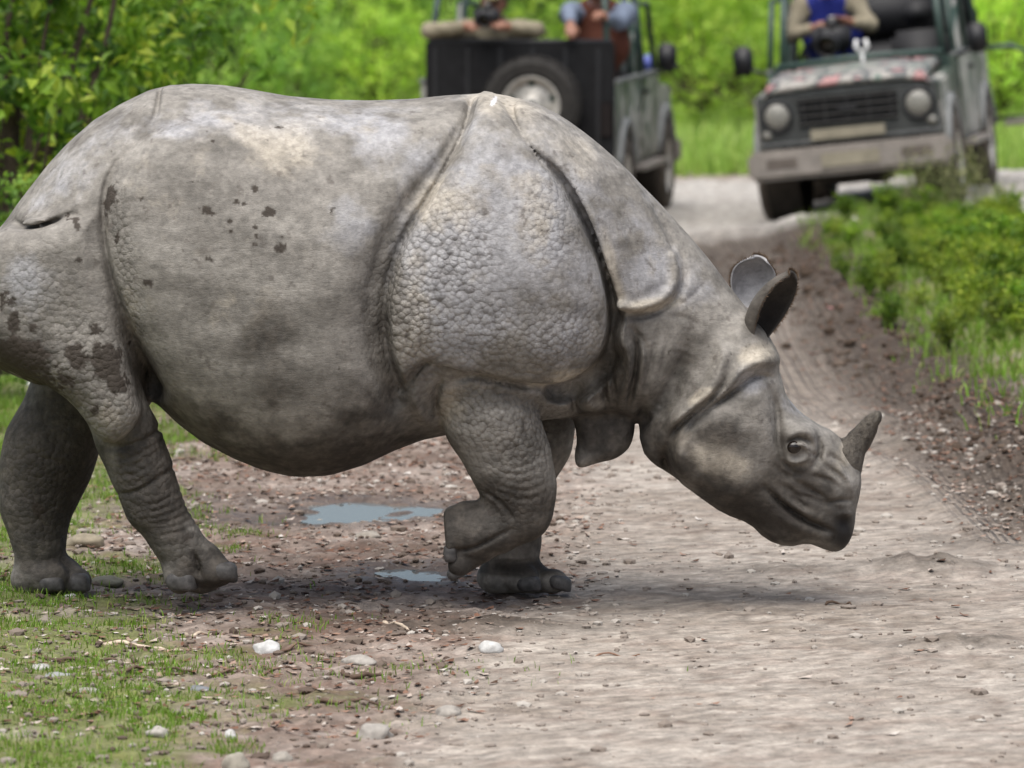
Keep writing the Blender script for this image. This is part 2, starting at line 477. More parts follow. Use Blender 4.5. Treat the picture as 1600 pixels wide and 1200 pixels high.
TOES_NH = [(281, 897, -.245, .052, .050, .066), (332, 893, -.250, .068, .052, .046, .12), (340, 898, -.16, .055, .042, .040, .1)]
TOES_NF = [(702, 838, -.21, .040, .075, .085), (716, 884, -.235, .040, .04, .038)]
TOES_FF = [(862, 908, .17, .055, .045, .042), (815, 902, .135, .055, .04, .05), (772, 902, .19, .058, .07, .055)]
TOES_FH = [(120, 908, .17, .05, .045, .046), (75, 902, .135, .07, .045, .055), (42, 905, .20, .055, .07, .050)]
L_TAIL = [(-62, 430, 0, .034), (-58, 500, 0, .026), (-42, 560, -.03, .02), (-20, 600, -.04, .018)]
def rhino_sdf(x, y, z, detail=True):
    ay = np.abs(y)
    # trunk and neck
    fi = np.clip((x - GX0) / 0.004, 0, len(TOPF) - 2); i = fi.astype(np.int32); a = fi - i
    top = TOPF[i] * (1 - a) + TOPF[i + 1] * a; bot = BOTF[i] * (1 - a) + BOTF[i + 1] * a; w = WIDF[i] * (1 - a) + WIDF[i + 1] * a
    c = (top + bot) * 0.5 - 0.04 * np.clip((top - bot), 0, 1); h1 = np.maximum(top - c, 0.02); h2 = np.maximum(c - bot, 0.02)
    h = np.where(z > c, h1, h2)
    pw = 2.15
    r = ((ay / w) ** pw + (np.abs(z - c) / h) ** pw) ** (1 / pw) + 1e-5
    L = np.sqrt(ay ** 2 + (z - c) ** 2) / r
    f = (r - 1) * np.minimum(L, 0.6)
    ex = np.maximum(HTRUNK[0] - x, x - HTRUNK[1])
    f = np.maximum(f, ex)
    # flank sheet bulges over the hip fold
    s = samp(sdFLANK, x, z)
    t = 0.022 * sstep(0.0, 0.10, -s)
    fl = smax(f - 0.012 - t, s, 0.05)
    f = smin(f, fl, 0.012)
    # shoulder mass
    sh = ellip(775, 420, -.20, .36, .26, .46, x, -ay, z)
    f = smin(f, sh, 0.10)
    # plates over the neck
    s = samp(sdNECK, x, z)
    nk = smax(f - 0.026 - 0.012 * sstep(0, .08, -s), s, 0.028)
    # slot between shoulder and neck shield
    s4 = samp(sdSLOT, x, z)
    f = f + (0.03 + 0.10 * sstep(1.42, 0.95, z)) * sstep(0.010, -0.026, s4) * sstep(0.05, 0.2, ay)
    s2 = samp(sdSHO, x, z)
    sp = smax(f * 1.0 - 0.042 - 0.022 * sstep(0, .14, -s2), s2, 0.036)
    f = smin(f, nk, 0.008)
    f = smin(f, sp, 0.008)
    # thigh
    s3 = samp(sdTHIGH, x, z)
    th = extr(s3, np.abs(ay - 0.22), 0.26, 0.105)
    f = smin(f, th, 0.02)
    # dewlap flap
    s5 = samp(sdDEW, x, z)
    f = smin(f, extr(s5, ay, 0.06, 0.045), 0.02)
    # head
    sH = samp(sdHEAD, x, z)
    # width along the head axis
    ax0, az0 = p0(1090, 610); ax1, az1 = p0(1330, 830)
    ux, uz = ax1 - ax0, az1 - az0; ln = math.hypot(ux, uz); ux /= ln; uz /= ln
    tt = np.clip(((x - ax0) * ux + (z - az0) * uz) / ln, -0.3, 1.1)
    H = np.interp(tt, [-0.3, 0.0, 0.25, 0.5, 0.7, 0.85, 1.1], [.20, .215, .205, .165, .135, .12, .10])
    hd = extr(sH, ay, H, np.minimum(0.135, H))
    s6 = samp(sdCHEEK, x, z)
    ck = smax(hd - 0.018 * sstep(0, .06, -s6) - 0.006, s6, 0.03)
    f = smin(f, hd, 0.03)
    f = smin(f, ck, 0.012)
    # eye socket
    f = smin(f, ellip(1240, 697, -.140, .06, .035, .05, x, -ay, z), 0.05)
    if detail:
        f = f + samp(DSYM, x, z) * sstep(0.03, 0.09, ay)
    # legs (near side y < 0, each in its own pose)
    nf = smin(chain(L_NF, x, y, z, k=.05), chain(L_NF2, x, y, z), 0.03)
    nf = smin(nf, chain(L_NF3, x, y, z), 0.025)
    nh = smin(smin(chain(L_NH, x, y, z, k=.05), chain(L_NH2, x, y, z), 0.03), chain(L_NH3, x, y, z), 0.02)
    for q in TOES_NH: nh = smin(nh, ellip(*q[:6], x, y, z, *q[6:]), 0.012)
    for q in TOES_NF: nf = smin(nf, ellip(*q, x, y, z), 0.012)
    (lx0, lz0), (lx1, lz1) = p1(688, 780), p1(699, 905)          # flat sole of the raised forefoot
    ll = math.hypot(lx1 - lx0, lz1 - lz0)
    nf = smax(nf, ((lz1 - lz0) * (x - lx0) - (lx1 - lx0) * (z - lz0)) / ll, 0.014)
    near = np.minimum(nf, nh)
    if detail:
        near = near + samp(DNEAR, x, z) * sstep(-.12, -.2, y)
    ff = smin(chain(L_FF, x, y, z, k=.05), chain(L_FF2, x, y, z), 0.03)
    fh = smin(chain(L_FH, x, y, z, k=.05), chain(L_FH2, x, y, z), 0.03)
    for q in TOES_FF: ff = smin(ff, ellip(*q, x, y, z), 0.012)
    for q in TOES_FH: fh = smin(fh, ellip(*q, x, y, z), 0.012)
    lg = np.minimum(near, np.minimum(ff, fh))
    lg = smin(lg, chain(L_TAIL, x, y, z), 0.03)
    # flat soles
    zs = np.where(y > 0, -0.045, 0.0)
    lg = smax(lg, zs - z + np.where((x > p0(640, 0)[0]) & (y < 0), -1.0, 0.0), 0.012)
    return smin(f, lg, 0.018)

def surface_nets(f, o, h):
    """f: grid values; returns vertices, quads of the zero level"""
    nx, ny, nz = f.shape
    s = f < 0
    c = np.zeros((nx - 1, ny - 1, nz - 1), np.int8)
    cor = [(i, j, k) for i in (0, 1) for j in (0, 1) for k in (0, 1)]
    for i, j, k in cor: c += s[i:nx - 1 + i, j:ny - 1 + j, k:nz - 1 + k]
    act = (c > 0) & (c < 8)
    idx = np.full(c.shape, -1, np.int32)
    I, J, K = np.nonzero(act)
    idx[I, J, K] = np.arange(len(I))
    acc = np.zeros((len(I), 3), np.float32); cnt = np.zeros(len(I), np.float32)
    for a in cor:
        for ax in range(3):
            if a[ax] == 1: continue
            b = list(a); b[ax] = 1
            fa = f[I + a[0], J + a[1], K + a[2]]; fb = f[I + b[0], J + b[1], K + b[2]]
            m = (fa < 0) != (fb < 0)
            t = fa[m] / (fa[m] - fb[m])
            p = np.tile(np.array(a, np.float32), (m.sum(), 1)); p[:, ax] += t
            acc[m] += p; cnt[m] += 1
    V = (np.stack([I, J, K], 1) + acc / cnt[:, None]) * h + np.array(o, np.float32)
    Q = []
    for ax in range(3):
        b, c2 = (ax + 1) % 3, (ax + 2) % 3
        sl = [slice(1, n - 1) for n in (nx, ny, nz)]; sl[ax] = slice(0, (nx, ny, nz)[ax] - 1)
        sl2 = list(sl); sl2[ax] = slice(1, (nx, ny, nz)[ax])
        s0, s1 = s[tuple(sl)], s[tuple(sl2)]
        e = np.stack(np.nonzero(s0 != s1), 1)
        off = np.ones(3, int); off[ax] = 0
        fl = s0[tuple(e.T)]
        e = e + off
        def ix(db, dc):
            q = e.copy(); q[:, b] -= db; q[:, c2] -= dc
            return idx[q[:, 0], q[:, 1], q[:, 2]]
        q = np.stack([ix(1, 1), ix(0, 1), ix(0, 0), ix(1, 0)], 1)
        q[~fl] = q[~fl][:, ::-1]
        Q.append(q)
    return V, np.concatenate(Q)

def build_sdf(fn, lo, hi, h, newton=3, sub=1):
    ax = [np.arange(lo[k] - 2 * h, hi[k] + 3 * h, h, dtype=np.float32) for k in range(3)]
    k = 4                                            # coarse pass first, then only the band round the surface
    n = [-(-len(a) // k) * k for a in ax]
    ax = [a[0] + h * np.arange(m, dtype=np.float32) for a, m in zip(ax, n)]
    X, Y, Z = np.meshgrid(*[a[::k] + h * (k - 1) / 2 for a in ax], indexing='ij')
    fc = fn(X.ravel(), Y.ravel(), Z.ravel()).reshape(X.shape)
    f = np.empty(n, np.float32)
    for i in range(len(fc)):
        b = np.repeat(np.repeat(np.repeat(fc[i:i + 1], k, 0), k, 1), k, 2)
        m = np.abs(b) < h * k * 1.6 + 0.03
        I, J, K = np.nonzero(m)
        b[m] = fn(ax[0][i * k + I], ax[1][J], ax[2][K])
        f[i * k:(i + 1) * k] = b
    V, Q = surface_nets(f, [a[0] for a in ax], h)
    for _ in range(sub):
        E = np.concatenate([Q[:, [k, (k + 1) % 4]] for k in range(4)]); E.sort(1)
        key = E[:, 0].astype(np.int64) * len(V) + E[:, 1]
        uq, inv = np.unique(key, return_inverse=True)
        ea, eb = (uq // len(V)).astype(int), (uq % len(V)).astype(int)
        n = len(Q); nv = len(V)
        em = nv + inv.reshape(4, n)
        fc = nv + len(uq) + np.arange(n)
        V = np.concatenate([V, (V[ea] + V[eb]) / 2, V[Q].mean(1)]).astype(np.float32)
        Q = np.concatenate([np.stack([Q[:, k], em[k], fc, em[k - 1]], 1) for k in range(4)])
    e = 0.002
    for it in range(newton):
        x, y, z = V.T
        f0 = fn(x, y, z)
        g = np.stack([fn(x + e, y, z) - f0, fn(x, y + e, z) - f0, fn(x, y, z + e) - f0], 1) / e
        gl = (g * g).sum(1); st = np.clip(f0 / np.maximum(gl, 0.25), -0.006, 0.006)
        V = V - g * (st * 0.8)[:, None]
        # light relaxation
        A = np.zeros_like(V); N = np.zeros(len(V), np.float32)
        for k in range(4):
            a, b = Q[:, k], Q[:, (k + 1) % 4]
            for d in range(3):
                A[:, d] += np.bincount(a, V[b, d], len(V)) + np.bincount(b, V[a, d], len(V))
            N += np.bincount(a, minlength=len(V)) + np.bincount(b, minlength=len(V))
        if it < newton - 1:
            V = V + 0.35 * (A / np.maximum(N, 1)[:, None] - V)
    return V.astype(np.float32), Q

import time as _time
_t0 = _time.time()
RV, RQ = build_sdf(rhino_sdf, (-2.02, -0.62, -0.08), (1.24, 0.62, 1.70), RHINO_H, 2, 1)
print('rhino', len(RV), len(RQ), _time.time() - _t0)
# ---- colour masks on the hide (dirt, patches of bare and dusty skin, painted sky sheen and shade)
def blob(lst, conv=p1):
    out = np.zeros(GXX.shape, np.float32)
    for px, py, rx, rz, *rest in lst:
        a = math.radians(rest[0]) if rest else 0.0
        v = rest[1] if len(rest) > 1 else 1.0
        cx, cz = conv(px, py)
        dx, dz = GXX - cx, GZZ - cz
        u = dx * math.cos(a) + dz * math.sin(a); w = -dx * math.sin(a) + dz * math.cos(a)
        out = np.maximum(out, v * np.exp(-0.7 * ((u / (rx * PXM)) ** 2 + (w / (rz * PXM)) ** 2)))
    return out
M_MUD = blob([(174, 305, 11, 13), (168, 320, 6, 14), (326, 327, 10, 6, -20), (423, 328, 11, 7, 40), (443, 383, 11, 8, 10), (399, 293, 6, 5, 40), (404, 352, 4, 4), (404, 366, 4, 8), (400, 378, 7, 4), (372, 313, 5, 4), (384, 316, 4, 3), (363, 343, 3, 4), (364, 358, 4, 3),
              (183, 375, 6, 11, 0, .8), (233, 440, 9, 6, 0, .75), (223, 309, 3, 4), (126, 404, 5, 4), (442, 366, 4, 2), (332, 220, 3, 2), (436, 201, 8, 3), (120, 350, 5, 10, 10), (105, 338, 6, 6), (520, 327, 5, 6, 0, .6), (330, 400, 14, 6, 0, .5),
              (168, 562, 20, 24, 0, 1.3), (185, 595, 13, 18, 0, 1), (120, 552, 14, 24, 30, 1.2), (105, 590, 14, 10, -40), (150, 640, 7, 7), (150, 515, 8, 10, 0, .8), (56, 510, 9, 9, 0, .8), (25, 500, 9, 20), (22, 565, 46, 34, 0, 1.5), (50, 595, 40, 16, -15, 1.3), (12, 470, 10, 16, 0, .8), (60, 560, 12, 12, 0, .8), (75, 590, 18, 10),
              (90, 520, 8, 8, 0, .6), (120, 500, 6, 6, 0, .6), (36, 828, 9, 13), (40, 790, 5, 9, 0, .7)])
M_WHITE = blob([(771, 163, 3.2, 7.5, -40, 1.6)])
M_BLUE = blob([(790, 390, 130, 170, 0, 1.0), (850, 500, 80, 70, 0, .75), (420, 200, 160, 40, 0, .45), (760, 230, 60, 60, 0, .7), (600, 215, 60, 40, 0, .75), (660, 250, 45, 40, 30, .75), (540, 195, 60, 22, 0, .6), (100, 280, 45, 26, 45, .6), (60, 320, 30, 16, 30, .5), (160, 220, 40, 20, 25, .5), (700, 430, 42, 90, -10, .75), (790, 300, 30, 60, -20, .5), (1010, 430, 40, 34, 0, .8), (1000, 350, 30, 40, -30, .6),  # sky sheen on the back and the shoulder's lit tone, painted in
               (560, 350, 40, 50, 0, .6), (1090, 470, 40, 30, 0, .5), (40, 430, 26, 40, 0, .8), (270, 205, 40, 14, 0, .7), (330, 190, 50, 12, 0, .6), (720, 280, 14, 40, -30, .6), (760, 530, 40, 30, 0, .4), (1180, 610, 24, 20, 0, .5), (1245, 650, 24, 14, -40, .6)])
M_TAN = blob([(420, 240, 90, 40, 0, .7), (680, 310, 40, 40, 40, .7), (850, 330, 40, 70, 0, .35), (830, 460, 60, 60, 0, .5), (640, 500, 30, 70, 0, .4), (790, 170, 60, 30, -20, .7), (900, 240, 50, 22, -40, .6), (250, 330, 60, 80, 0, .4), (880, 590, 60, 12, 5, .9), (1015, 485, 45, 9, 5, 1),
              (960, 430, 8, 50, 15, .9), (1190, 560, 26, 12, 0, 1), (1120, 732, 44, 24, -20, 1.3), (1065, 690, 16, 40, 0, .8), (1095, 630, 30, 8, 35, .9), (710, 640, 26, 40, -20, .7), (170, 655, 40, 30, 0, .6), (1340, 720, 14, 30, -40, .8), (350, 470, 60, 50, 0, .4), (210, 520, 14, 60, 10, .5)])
M_DARK = blob([(712, 890, 34, 18, 0, 1.4), (690, 840, 10, 40, 0, 1.0), (225, 800, 75, 120, 0, 1.12), (60, 790, 120, 150, 0, 1.3), (315, 900, 70, 40, 0, 1.1), (305, 922, 60, 12, 0, 1.6), (700, 900, 30, 14, 0, 1.5), (820, 922, 80, 12, 0, 1.5), (800, 830, 110, 70, 0, 1), (730, 860, 60, 70, 0, 1), (820, 720, 50, 60, 0, .55), (980, 610, 50, 80, 0, .9), (1030, 690, 60, 50, 0, .9), (1200, 820, 100, 36, -18, 1.5), (1140, 790, 80, 26, -32, 1.2), (1060, 740, 50, 26, -30, 1.1),  # muddy legs and feet, plus painted shade on belly, jaw, throat, far leg
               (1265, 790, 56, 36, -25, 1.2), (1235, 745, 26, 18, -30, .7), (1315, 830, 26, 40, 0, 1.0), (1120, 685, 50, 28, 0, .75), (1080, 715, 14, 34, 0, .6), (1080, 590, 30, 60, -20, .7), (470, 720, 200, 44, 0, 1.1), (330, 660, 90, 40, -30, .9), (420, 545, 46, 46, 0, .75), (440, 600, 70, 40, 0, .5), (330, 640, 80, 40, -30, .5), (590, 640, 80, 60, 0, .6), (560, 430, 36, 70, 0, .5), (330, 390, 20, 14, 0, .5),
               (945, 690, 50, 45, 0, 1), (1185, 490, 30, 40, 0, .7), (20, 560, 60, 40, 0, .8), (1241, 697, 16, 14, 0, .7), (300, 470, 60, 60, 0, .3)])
M_PEB = blob([(225, 760, 60, 100, 0, .55), (60, 780, 80, 110, 0, .6), (290, 860, 40, 40, 0, .4), (800, 790, 60, 40, 0, .5), (1160, 690, 60, 50, 0, .12), (650, 480, 50, 100, 0, 1), (700, 400, 60, 80, 0, .8), (870, 540, 70, 60, 0, .8), (760, 520, 80, 60, 0, .7), (820, 690, 50, 60, -20, 1), (760, 640, 60, 60, 0, .8), (110, 570, 80, 80, 0, .6), (170, 640, 50, 50, 0, .7), (60, 480, 60, 80, 0, .45), (200, 420, 14, 120, 8, .6),
              (400, 450, 160, 160, 0, .06), (860, 350, 40, 70, 0, .5)])
def noise_grid(freq, seed):
    r = np.random.default_rng(seed)
    n = (int((GX1 - GX0) * freq) + 3, int((GZ1 - GZ0) * freq) + 3)
    g = r.random(n).astype(np.float32)
    fx = (GXX - GX0) * freq; fz = (GZZ - GZ0) * freq
    i, j = fx.astype(int), fz.astype(int); a, b = fx - i, fz - j
    a = a * a * (3 - 2 * a); b = b * b * (3 - 2 * b)
    return (g[i, j] * (1 - a) + g[i + 1, j] * a) * (1 - b) + (g[i, j + 1] * (1 - a) + g[i + 1, j + 1] * a) * b
rx_, ry_, rz_ = RV.T
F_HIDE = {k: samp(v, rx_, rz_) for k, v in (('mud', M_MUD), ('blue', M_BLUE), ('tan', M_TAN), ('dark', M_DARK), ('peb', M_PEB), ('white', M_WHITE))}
lip = blob([(1316, 828, 18, 34, 10, 1.15)], p0)
F_HIDE['lip'] = samp(lip, rx_, rz_)

def vnoise(P, freq, oct=4, rough=0.55, seed=0, stretch=(1, 1, 1)):
    """fractal value noise at points, about 0..1 with mean 0.5"""
    r = np.random.default_rng(seed); tab = r.random(4096).astype(np.float32)
    Q = P * (np.array(stretch) * freq) + 100.0
    out = np.zeros(len(P), np.float32); amp, tot = 1.0, 0.0
    for o in range(oct):
        I = np.floor(Q).astype(np.int64); a = (Q - I).astype(np.float32); a = a * a * (3 - 2 * a)
        v = np.zeros(len(P), np.float32)
        for dx in (0, 1):
            for dy in (0, 1):
                for dz in (0, 1):
                    h = ((I[:, 0] + dx) * 73856093 ^ (I[:, 1] + dy) * 19349663 ^ (I[:, 2] + dz) * 83492791) & 4095
                    w = (a[:, 0] if dx else 1 - a[:, 0]) * (a[:, 1] if dy else 1 - a[:, 1]) * (a[:, 2] if dz else 1 - a[:, 2])
                    v += tab[h] * w
        out += v * amp; tot += amp; amp *= rough; Q = Q * 2.03 + 17.3
    return 0.5 + (out / tot - 0.5) * 1.6

def lerp3(base, col, m): return base + (np.array(col, np.float32) - base) * m[:, None]
def ramp3(v, stops):
    xs = [s[0] for s in stops]
    return np.stack([np.interp(v, xs, [s[1][k] for s in stops]) for k in range(3)], -1).astype(np.float32)
def hide_colour(P, M):
    """dusty, stained hide with sheen and shade painted in: colour per vertex from noise and the traced patches"""
    med = vnoise(P, 13, 5, .62, 1); streak = vnoise(P, 7, 5, .6, 2, (.6, 1, 2.2)); mot = vnoise(P, 34, 4, .68, 3); spk = vnoise(P, 70, 3, .7, 4); low = vnoise(P, 4, 3, .5, 5)
    e = lambda m, w, nz, k, s=4.0: np.clip((m + (nz - .5) * k - w) * s + .5, 0, 1)
    c = ramp3(streak, [(.2, (.155, .143, .126)), (.5, (.212, .197, .175)), (.8, (.275, .257, .230))])
    c = lerp3(c, (.345, .342, .352), .80 * e(M['blue'], .5, med * .5 + low * .5, 1.4, 2.2))  # painted sheen: pale blue-grey mixed into the colour
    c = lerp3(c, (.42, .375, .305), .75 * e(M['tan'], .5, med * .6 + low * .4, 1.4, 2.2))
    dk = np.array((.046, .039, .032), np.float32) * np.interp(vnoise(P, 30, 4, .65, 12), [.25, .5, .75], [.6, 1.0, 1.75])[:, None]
    c = c + (dk - c) * (.86 * e(M['dark'], .48, med * .5 + low * .5, 1.1, 2.0))[:, None]  # mud and painted shade share this dark tone
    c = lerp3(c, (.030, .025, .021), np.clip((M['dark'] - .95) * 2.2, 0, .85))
    c *= np.interp(mot, [.2, .5, .8], [.80, 1.0, 1.14])[:, None]
    c *= np.interp(spk, [.2, .5, .8], [.86, 1.0, 1.10])[:, None]
    # specks of bare dark skin through the dust
    c = lerp3(c, (.085, .072, .062), .55 * np.clip((vnoise(P, 24, 4, .7, 9) - .76) * 9, 0, 1))
    mud = e(M['mud'], .55, vnoise(P, 42, 4, .7, 6), 1.1, 7.0)
    c = lerp3(c, (.040, .031, .024), .92 * mud)
    c = lerp3(c, (.62, .60, .60), np.clip((M['white'] - .7) * 6, 0, 1))
    c = lerp3(c, (.016, .014, .013), np.clip(M['lip'], 0, 1))
    return c, mud
t = NT('rhino_hide')
co = t.coord('Object')
base = t.attr('hide', 'Color')
fin = t.noise(110, 3, 0.7, co)
base = t.mix(1.0, base, t.ramp(fin, [(0.3, 0.90), (0.7, 1.09)]), 'MULTIPLY')
peb = t.attr('peb')
v1 = t.voro(54, co, 'F1', 1.0)
vc = t.voro(92, co, 'DISTANCE_TO_EDGE', 1.0)
pit = t.math('MULTIPLY', t.ramp(v1, [(0.40, 0.0), (0.72, 1.0)]), peb)
base = t.mix(t.math('MULTIPLY', pit, 0.45), base, (0.075, 0.062, 0.05))
h1 = t.math('MULTIPLY', t.math('MULTIPLY', t.math('MULTIPLY', v1, v1), -1.9), t.math('ADD', peb, 0.01))
h2 = t.math('MULTIPLY', t.noise(34, 5, 0.72, t.mapping(co, (0.7, 1, 2.0))), 0.40)
h3 = t.math('MULTIPLY', t.math('MINIMUM', vc, 0.12), t.math('MULTIPLY_ADD', peb, 1.2, 0.35))
hh = t.math('ADD', t.math('ADD', h1, h2), h3)
t.P(Base_Color=base, Roughness=t.attr('gloss'), Specular_IOR_Level=0.28, Normal=t.bump(hh, 0.8, 0.009))
MAT_HIDE = t.m

def lathe_rings(rings):
    """rings: list of (n,3) arrays with equal n -> capped tube"""
    n = len(rings[0]); V = np.concatenate(rings)
    Q = []
    for i in range(len(rings) - 1):
        for k in range(n):
            a, b = i * n + k, i * n + (k + 1) % n
            Q.append((a, b, b + n, a + n))
    c0, c1 = len(V), len(V) + 1
    V = np.vstack([V, rings[0].mean(0), rings[-1].mean(0)])
    T = [(c0, (k + 1) % n, k, k) for k in range(n)] + [(c1, (len(rings) - 1) * n + k, (len(rings) - 1) * n + (k + 1) % n, (len(rings) - 1) * n + (k + 1) % n) for k in range(n)]
    return V, Q, [(a, b, c) for a, b, c, _ in T]

def pymesh(name, V, faces, mats, smooth=True):
    me = bpy.data.meshes.new(name)
    me.from_pydata([tuple(map(float, v)) for v in V], [], [tuple(map(int, f)) for f in faces])
    if smooth: me.polygons.foreach_set('use_smooth', np.ones(len(me.polygons), bool))
    for m in mats: me.materials.append(m)
    me.update()
    return me

# ---- ears: cupped leaves with thickness, part of the body mesh
def ear(base, axis, nrm, L, wmax, curl0, curl1, thick=0.014, ns=22, nt=18):
    axis = Vector(axis).normalized(); nrm = Vector(nrm); nrm = (nrm - axis * nrm.dot(axis)).normalized(); wd = axis.cross(nrm)
    S = []
    for side in (0, 1):
        for i in range(ns):
            s = i / (ns - 1) * .985
            prof = (0.42 + 0.58 * math.sin(min(s / 0.62, 1) * math.pi / 2)) * (math.sqrt(max(1 - ((s - .62) / .38) ** 2, 0.0)) if s > .62 else 1.0)
            r = wmax * prof
            ph = curl0 + (curl1 - curl0) * s
            for j in range(nt):
                th = (j / (nt - 1) * 2 - 1) * ph
                R = max(r / max(math.sin(min(ph, 1.57)), .3), 0.001)
                rr = R + (thick if side else 0) * (1 - 0.6 * abs(j / (nt - 1) * 2 - 1) ** 4) 
                p = Vector(base) + axis * (L * s * (1 - 0.06 * (j / (nt - 1) * 2 - 1) ** 2) + (thick * .5 if side and i == ns - 1 else 0)) + wd * (rr * math.sin(th)) + nrm * (R * math.cos(ph) * 0.8 - rr * math.cos(th))
                p += nrm * (0.035 * s * s)
                S.append(p)
    F = []
    for side in (0, 1):
        o = side * ns * nt
        for i in range(ns - 1):
            for j in range(nt - 1):
                q = (o + i * nt + j, o + i * nt + j + 1, o + (i + 1) * nt + j + 1, o + (i + 1) * nt + j)
                F.append(q if side == 0 else q[::-1])
    o = ns * nt
    for i in range(ns - 1):
        F.append((i * nt, (i + 1) * nt, o + (i + 1) * nt, o + i * nt))
        a = i * nt + nt - 1
        F.append((a + nt, a, o + a, o + a + nt))
    a = (ns - 1) * nt
    for j in range(nt - 1):
        F.append((a + j + 1, a + j, o + a + j, o + a + j + 1)[::-1])
    return [tuple(v) for v in S], F
e1 = ear(unproj(1180, 540, -.135), Vector(unproj(1233, 420, -.16)) - Vector(unproj(1180, 540, -.135)), (0.70, -0.68, 0.05), .275, .058, 2.3, 1.15)
e2 = ear(unproj(1165, 480, .12), Vector(unproj(1184, 404, .13)) - Vector(unproj(1165, 480, .12)), (0.25, -0.9, 0.30), .175, .072, 1.7, 1.0)

nv0 = len(RV)
allV = [RV]; allF = [RQ]; off = nv0
for V_, F_ in (e1, e2):
    allV.append(np.array(V_, np.float32)); allF.append(np.array(F_, np.int32) + off); off += len(V_)
me = mesh_np('rhino', np.concatenate(allV), np.concatenate(allF), [MAT_HIDE])
nex = off - nv0
for k, v in F_HIDE.items():
    ext = np.zeros(nex, np.float32)
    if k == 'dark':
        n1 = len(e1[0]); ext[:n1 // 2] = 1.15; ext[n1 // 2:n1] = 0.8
    if k == 'lip':
        n1 = len(e1[0]); ext[:n1 // 2] = np.repeat(np.interp(np.arange(22) / 21, [0, .5, 1], [1, .75, .25]), 18)
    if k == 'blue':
        n1 = len(e1[0]); ext[n1:] = 1.0  # far ear's lit tone painted with the sheen mask
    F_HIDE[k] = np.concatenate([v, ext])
allP = np.concatenate(allV)
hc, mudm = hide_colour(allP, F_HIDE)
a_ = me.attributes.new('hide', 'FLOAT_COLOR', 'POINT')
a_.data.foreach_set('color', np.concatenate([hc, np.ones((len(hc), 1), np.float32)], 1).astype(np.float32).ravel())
col_attr(me, 'peb', F_HIDE['peb'])
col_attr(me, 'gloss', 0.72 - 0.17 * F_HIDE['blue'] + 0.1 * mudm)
rhino_body = bpy.data.objects.new('body', me)
rhino = empty('rhinoceros', (0, 0, 0))
tag(rhino, 'large grey one-horned rhinoceros with plated hide walking across the dirt track, head lowered', 'rhinoceros')
link(rhino_body, rhino)

# ---- hair fringe along the ear rims
def fringe(S, ns, nt, n, seed):
    r = np.random.default_rng(seed); S = np.array(S[ns * nt:]); V, F = [], []
    rim = [S[i * nt] for i in range(5, ns)] + [S[(ns - 1) * nt + j] for j in range(nt)] + [S[i * nt + nt - 1] for i in range(ns - 1, 4, -1)]
    rim = np.array(rim); cen = S.mean(0)
    for k in range(n):
        u = r.uniform(0, len(rim) - 1.01); i = int(u); p = rim[i] + (rim[i + 1] - rim[i]) * (u - i)
        d = p - cen; d = d / np.linalg.norm(d) + r.normal(size=3) * .35
        t_ = rim[i + 1] - rim[i]; t_ = t_ / (np.linalg.norm(t_) + 1e-9) * .0009
        l = r.uniform(.004, .012); b = len(V)
        V += [p - t_, p + t_, p + d * l]; F.append((b, b + 1, b + 2))
    return np.array(V), np.array(F)
MAT_FRINGE = simple_mat('ear_hair', (.15, .105, .07), .7, 0, .3, 60, .2)
for q, sd in ((e1, 1), (e2, 2)):
    V_, F_ = fringe(q[0], 22, 18, 900, sd)
    link(bpy.data.objects.new('ear_hair', mesh_np('ear_hair', V_, F_, [MAT_FRINGE], False)), rhino)

# ---- horn
t = NT('rhino_horn')
co = t.coord('Object')
st = t.noise(60, 5, 0.6, t.mapping(co, (1, 1, 0.35), (0, math.radians(25), 0)))
c = t.ramp(st, [(0.3, (0.035, 0.030, 0.025)), (0.55, (0.085, 0.074, 0.060)), (0.8, (0.15, 0.135, 0.11))])
sx = t.n.new('ShaderNodeSeparateXYZ'); t.set(sx.inputs[0], co)
gb = t.math('MULTIPLY', t.math('SUBTRACT', unproj(1345, 684)[2], sx.outputs[2]), 14.0, clamp=True)      # scaly, paler root
c = t.mix(t.math('MULTIPLY', gb, .65), c, t.ramp(t.noise(45, 4, .7, co), [(.3, (.055, .047, .04)), (.7, (.18, .16, .135))]))
t.P(Base_Color=c, Roughness=0.65, Specular_IOR_Level=0.25, Normal=t.bump(t.math('ADD', st, t.noise(55, 4, .7, co)), 1.0, 0.010))
MAT_HORN = t.m
hp = [((1314, 717), 41, 32, -55), ((1319, 713), 40, 31, -55), ((1325, 708), 36, 28, -53), ((1331, 703), 29, 24, -48), ((1337, 696), 21, 20, -42), ((1343, 688), 19, 18, -37), ((1350, 677), 17, 16, -34), ((1357, 666), 15, 14.5, -32), ((1363, 657.5), 13, 12.5, -32), ((1368, 651), 10.5, 10, -32), ((1372.5, 646), 6.5, 6.5, -32), ((1375, 643), 2, 2, -32)]
rings = []
for i, ((a, b), r, ryy, ang) in enumerate(hp):
    c0 = np.array(unproj(a, b, -.0))
    d = np.array([math.cos(math.radians(ang)), 0, math.sin(math.radians(ang))])
    jag = [1 + 0.10 * math.sin(7 * q + i * 1.3) * (.5 if i < 2 else 1.0 if i < 5 else .6) + .06 * math.sin(13 * q + 2.1 * i) for q in range(20)]
    rings.append(np.array([c0 + d * r * PXM * math.cos(2 * math.pi * q / 20) * jag[q] + np.array([0, 1, 0]) * ryy * PXM * math.sin(2 * math.pi * q / 20) * jag[q] for q in range(20)]))
V_, Q_, T_ = lathe_rings(rings)
link(bpy.data.objects.new('horn', pymesh('horn', V_, Q_ + T_, [MAT_HORN])), rhino)

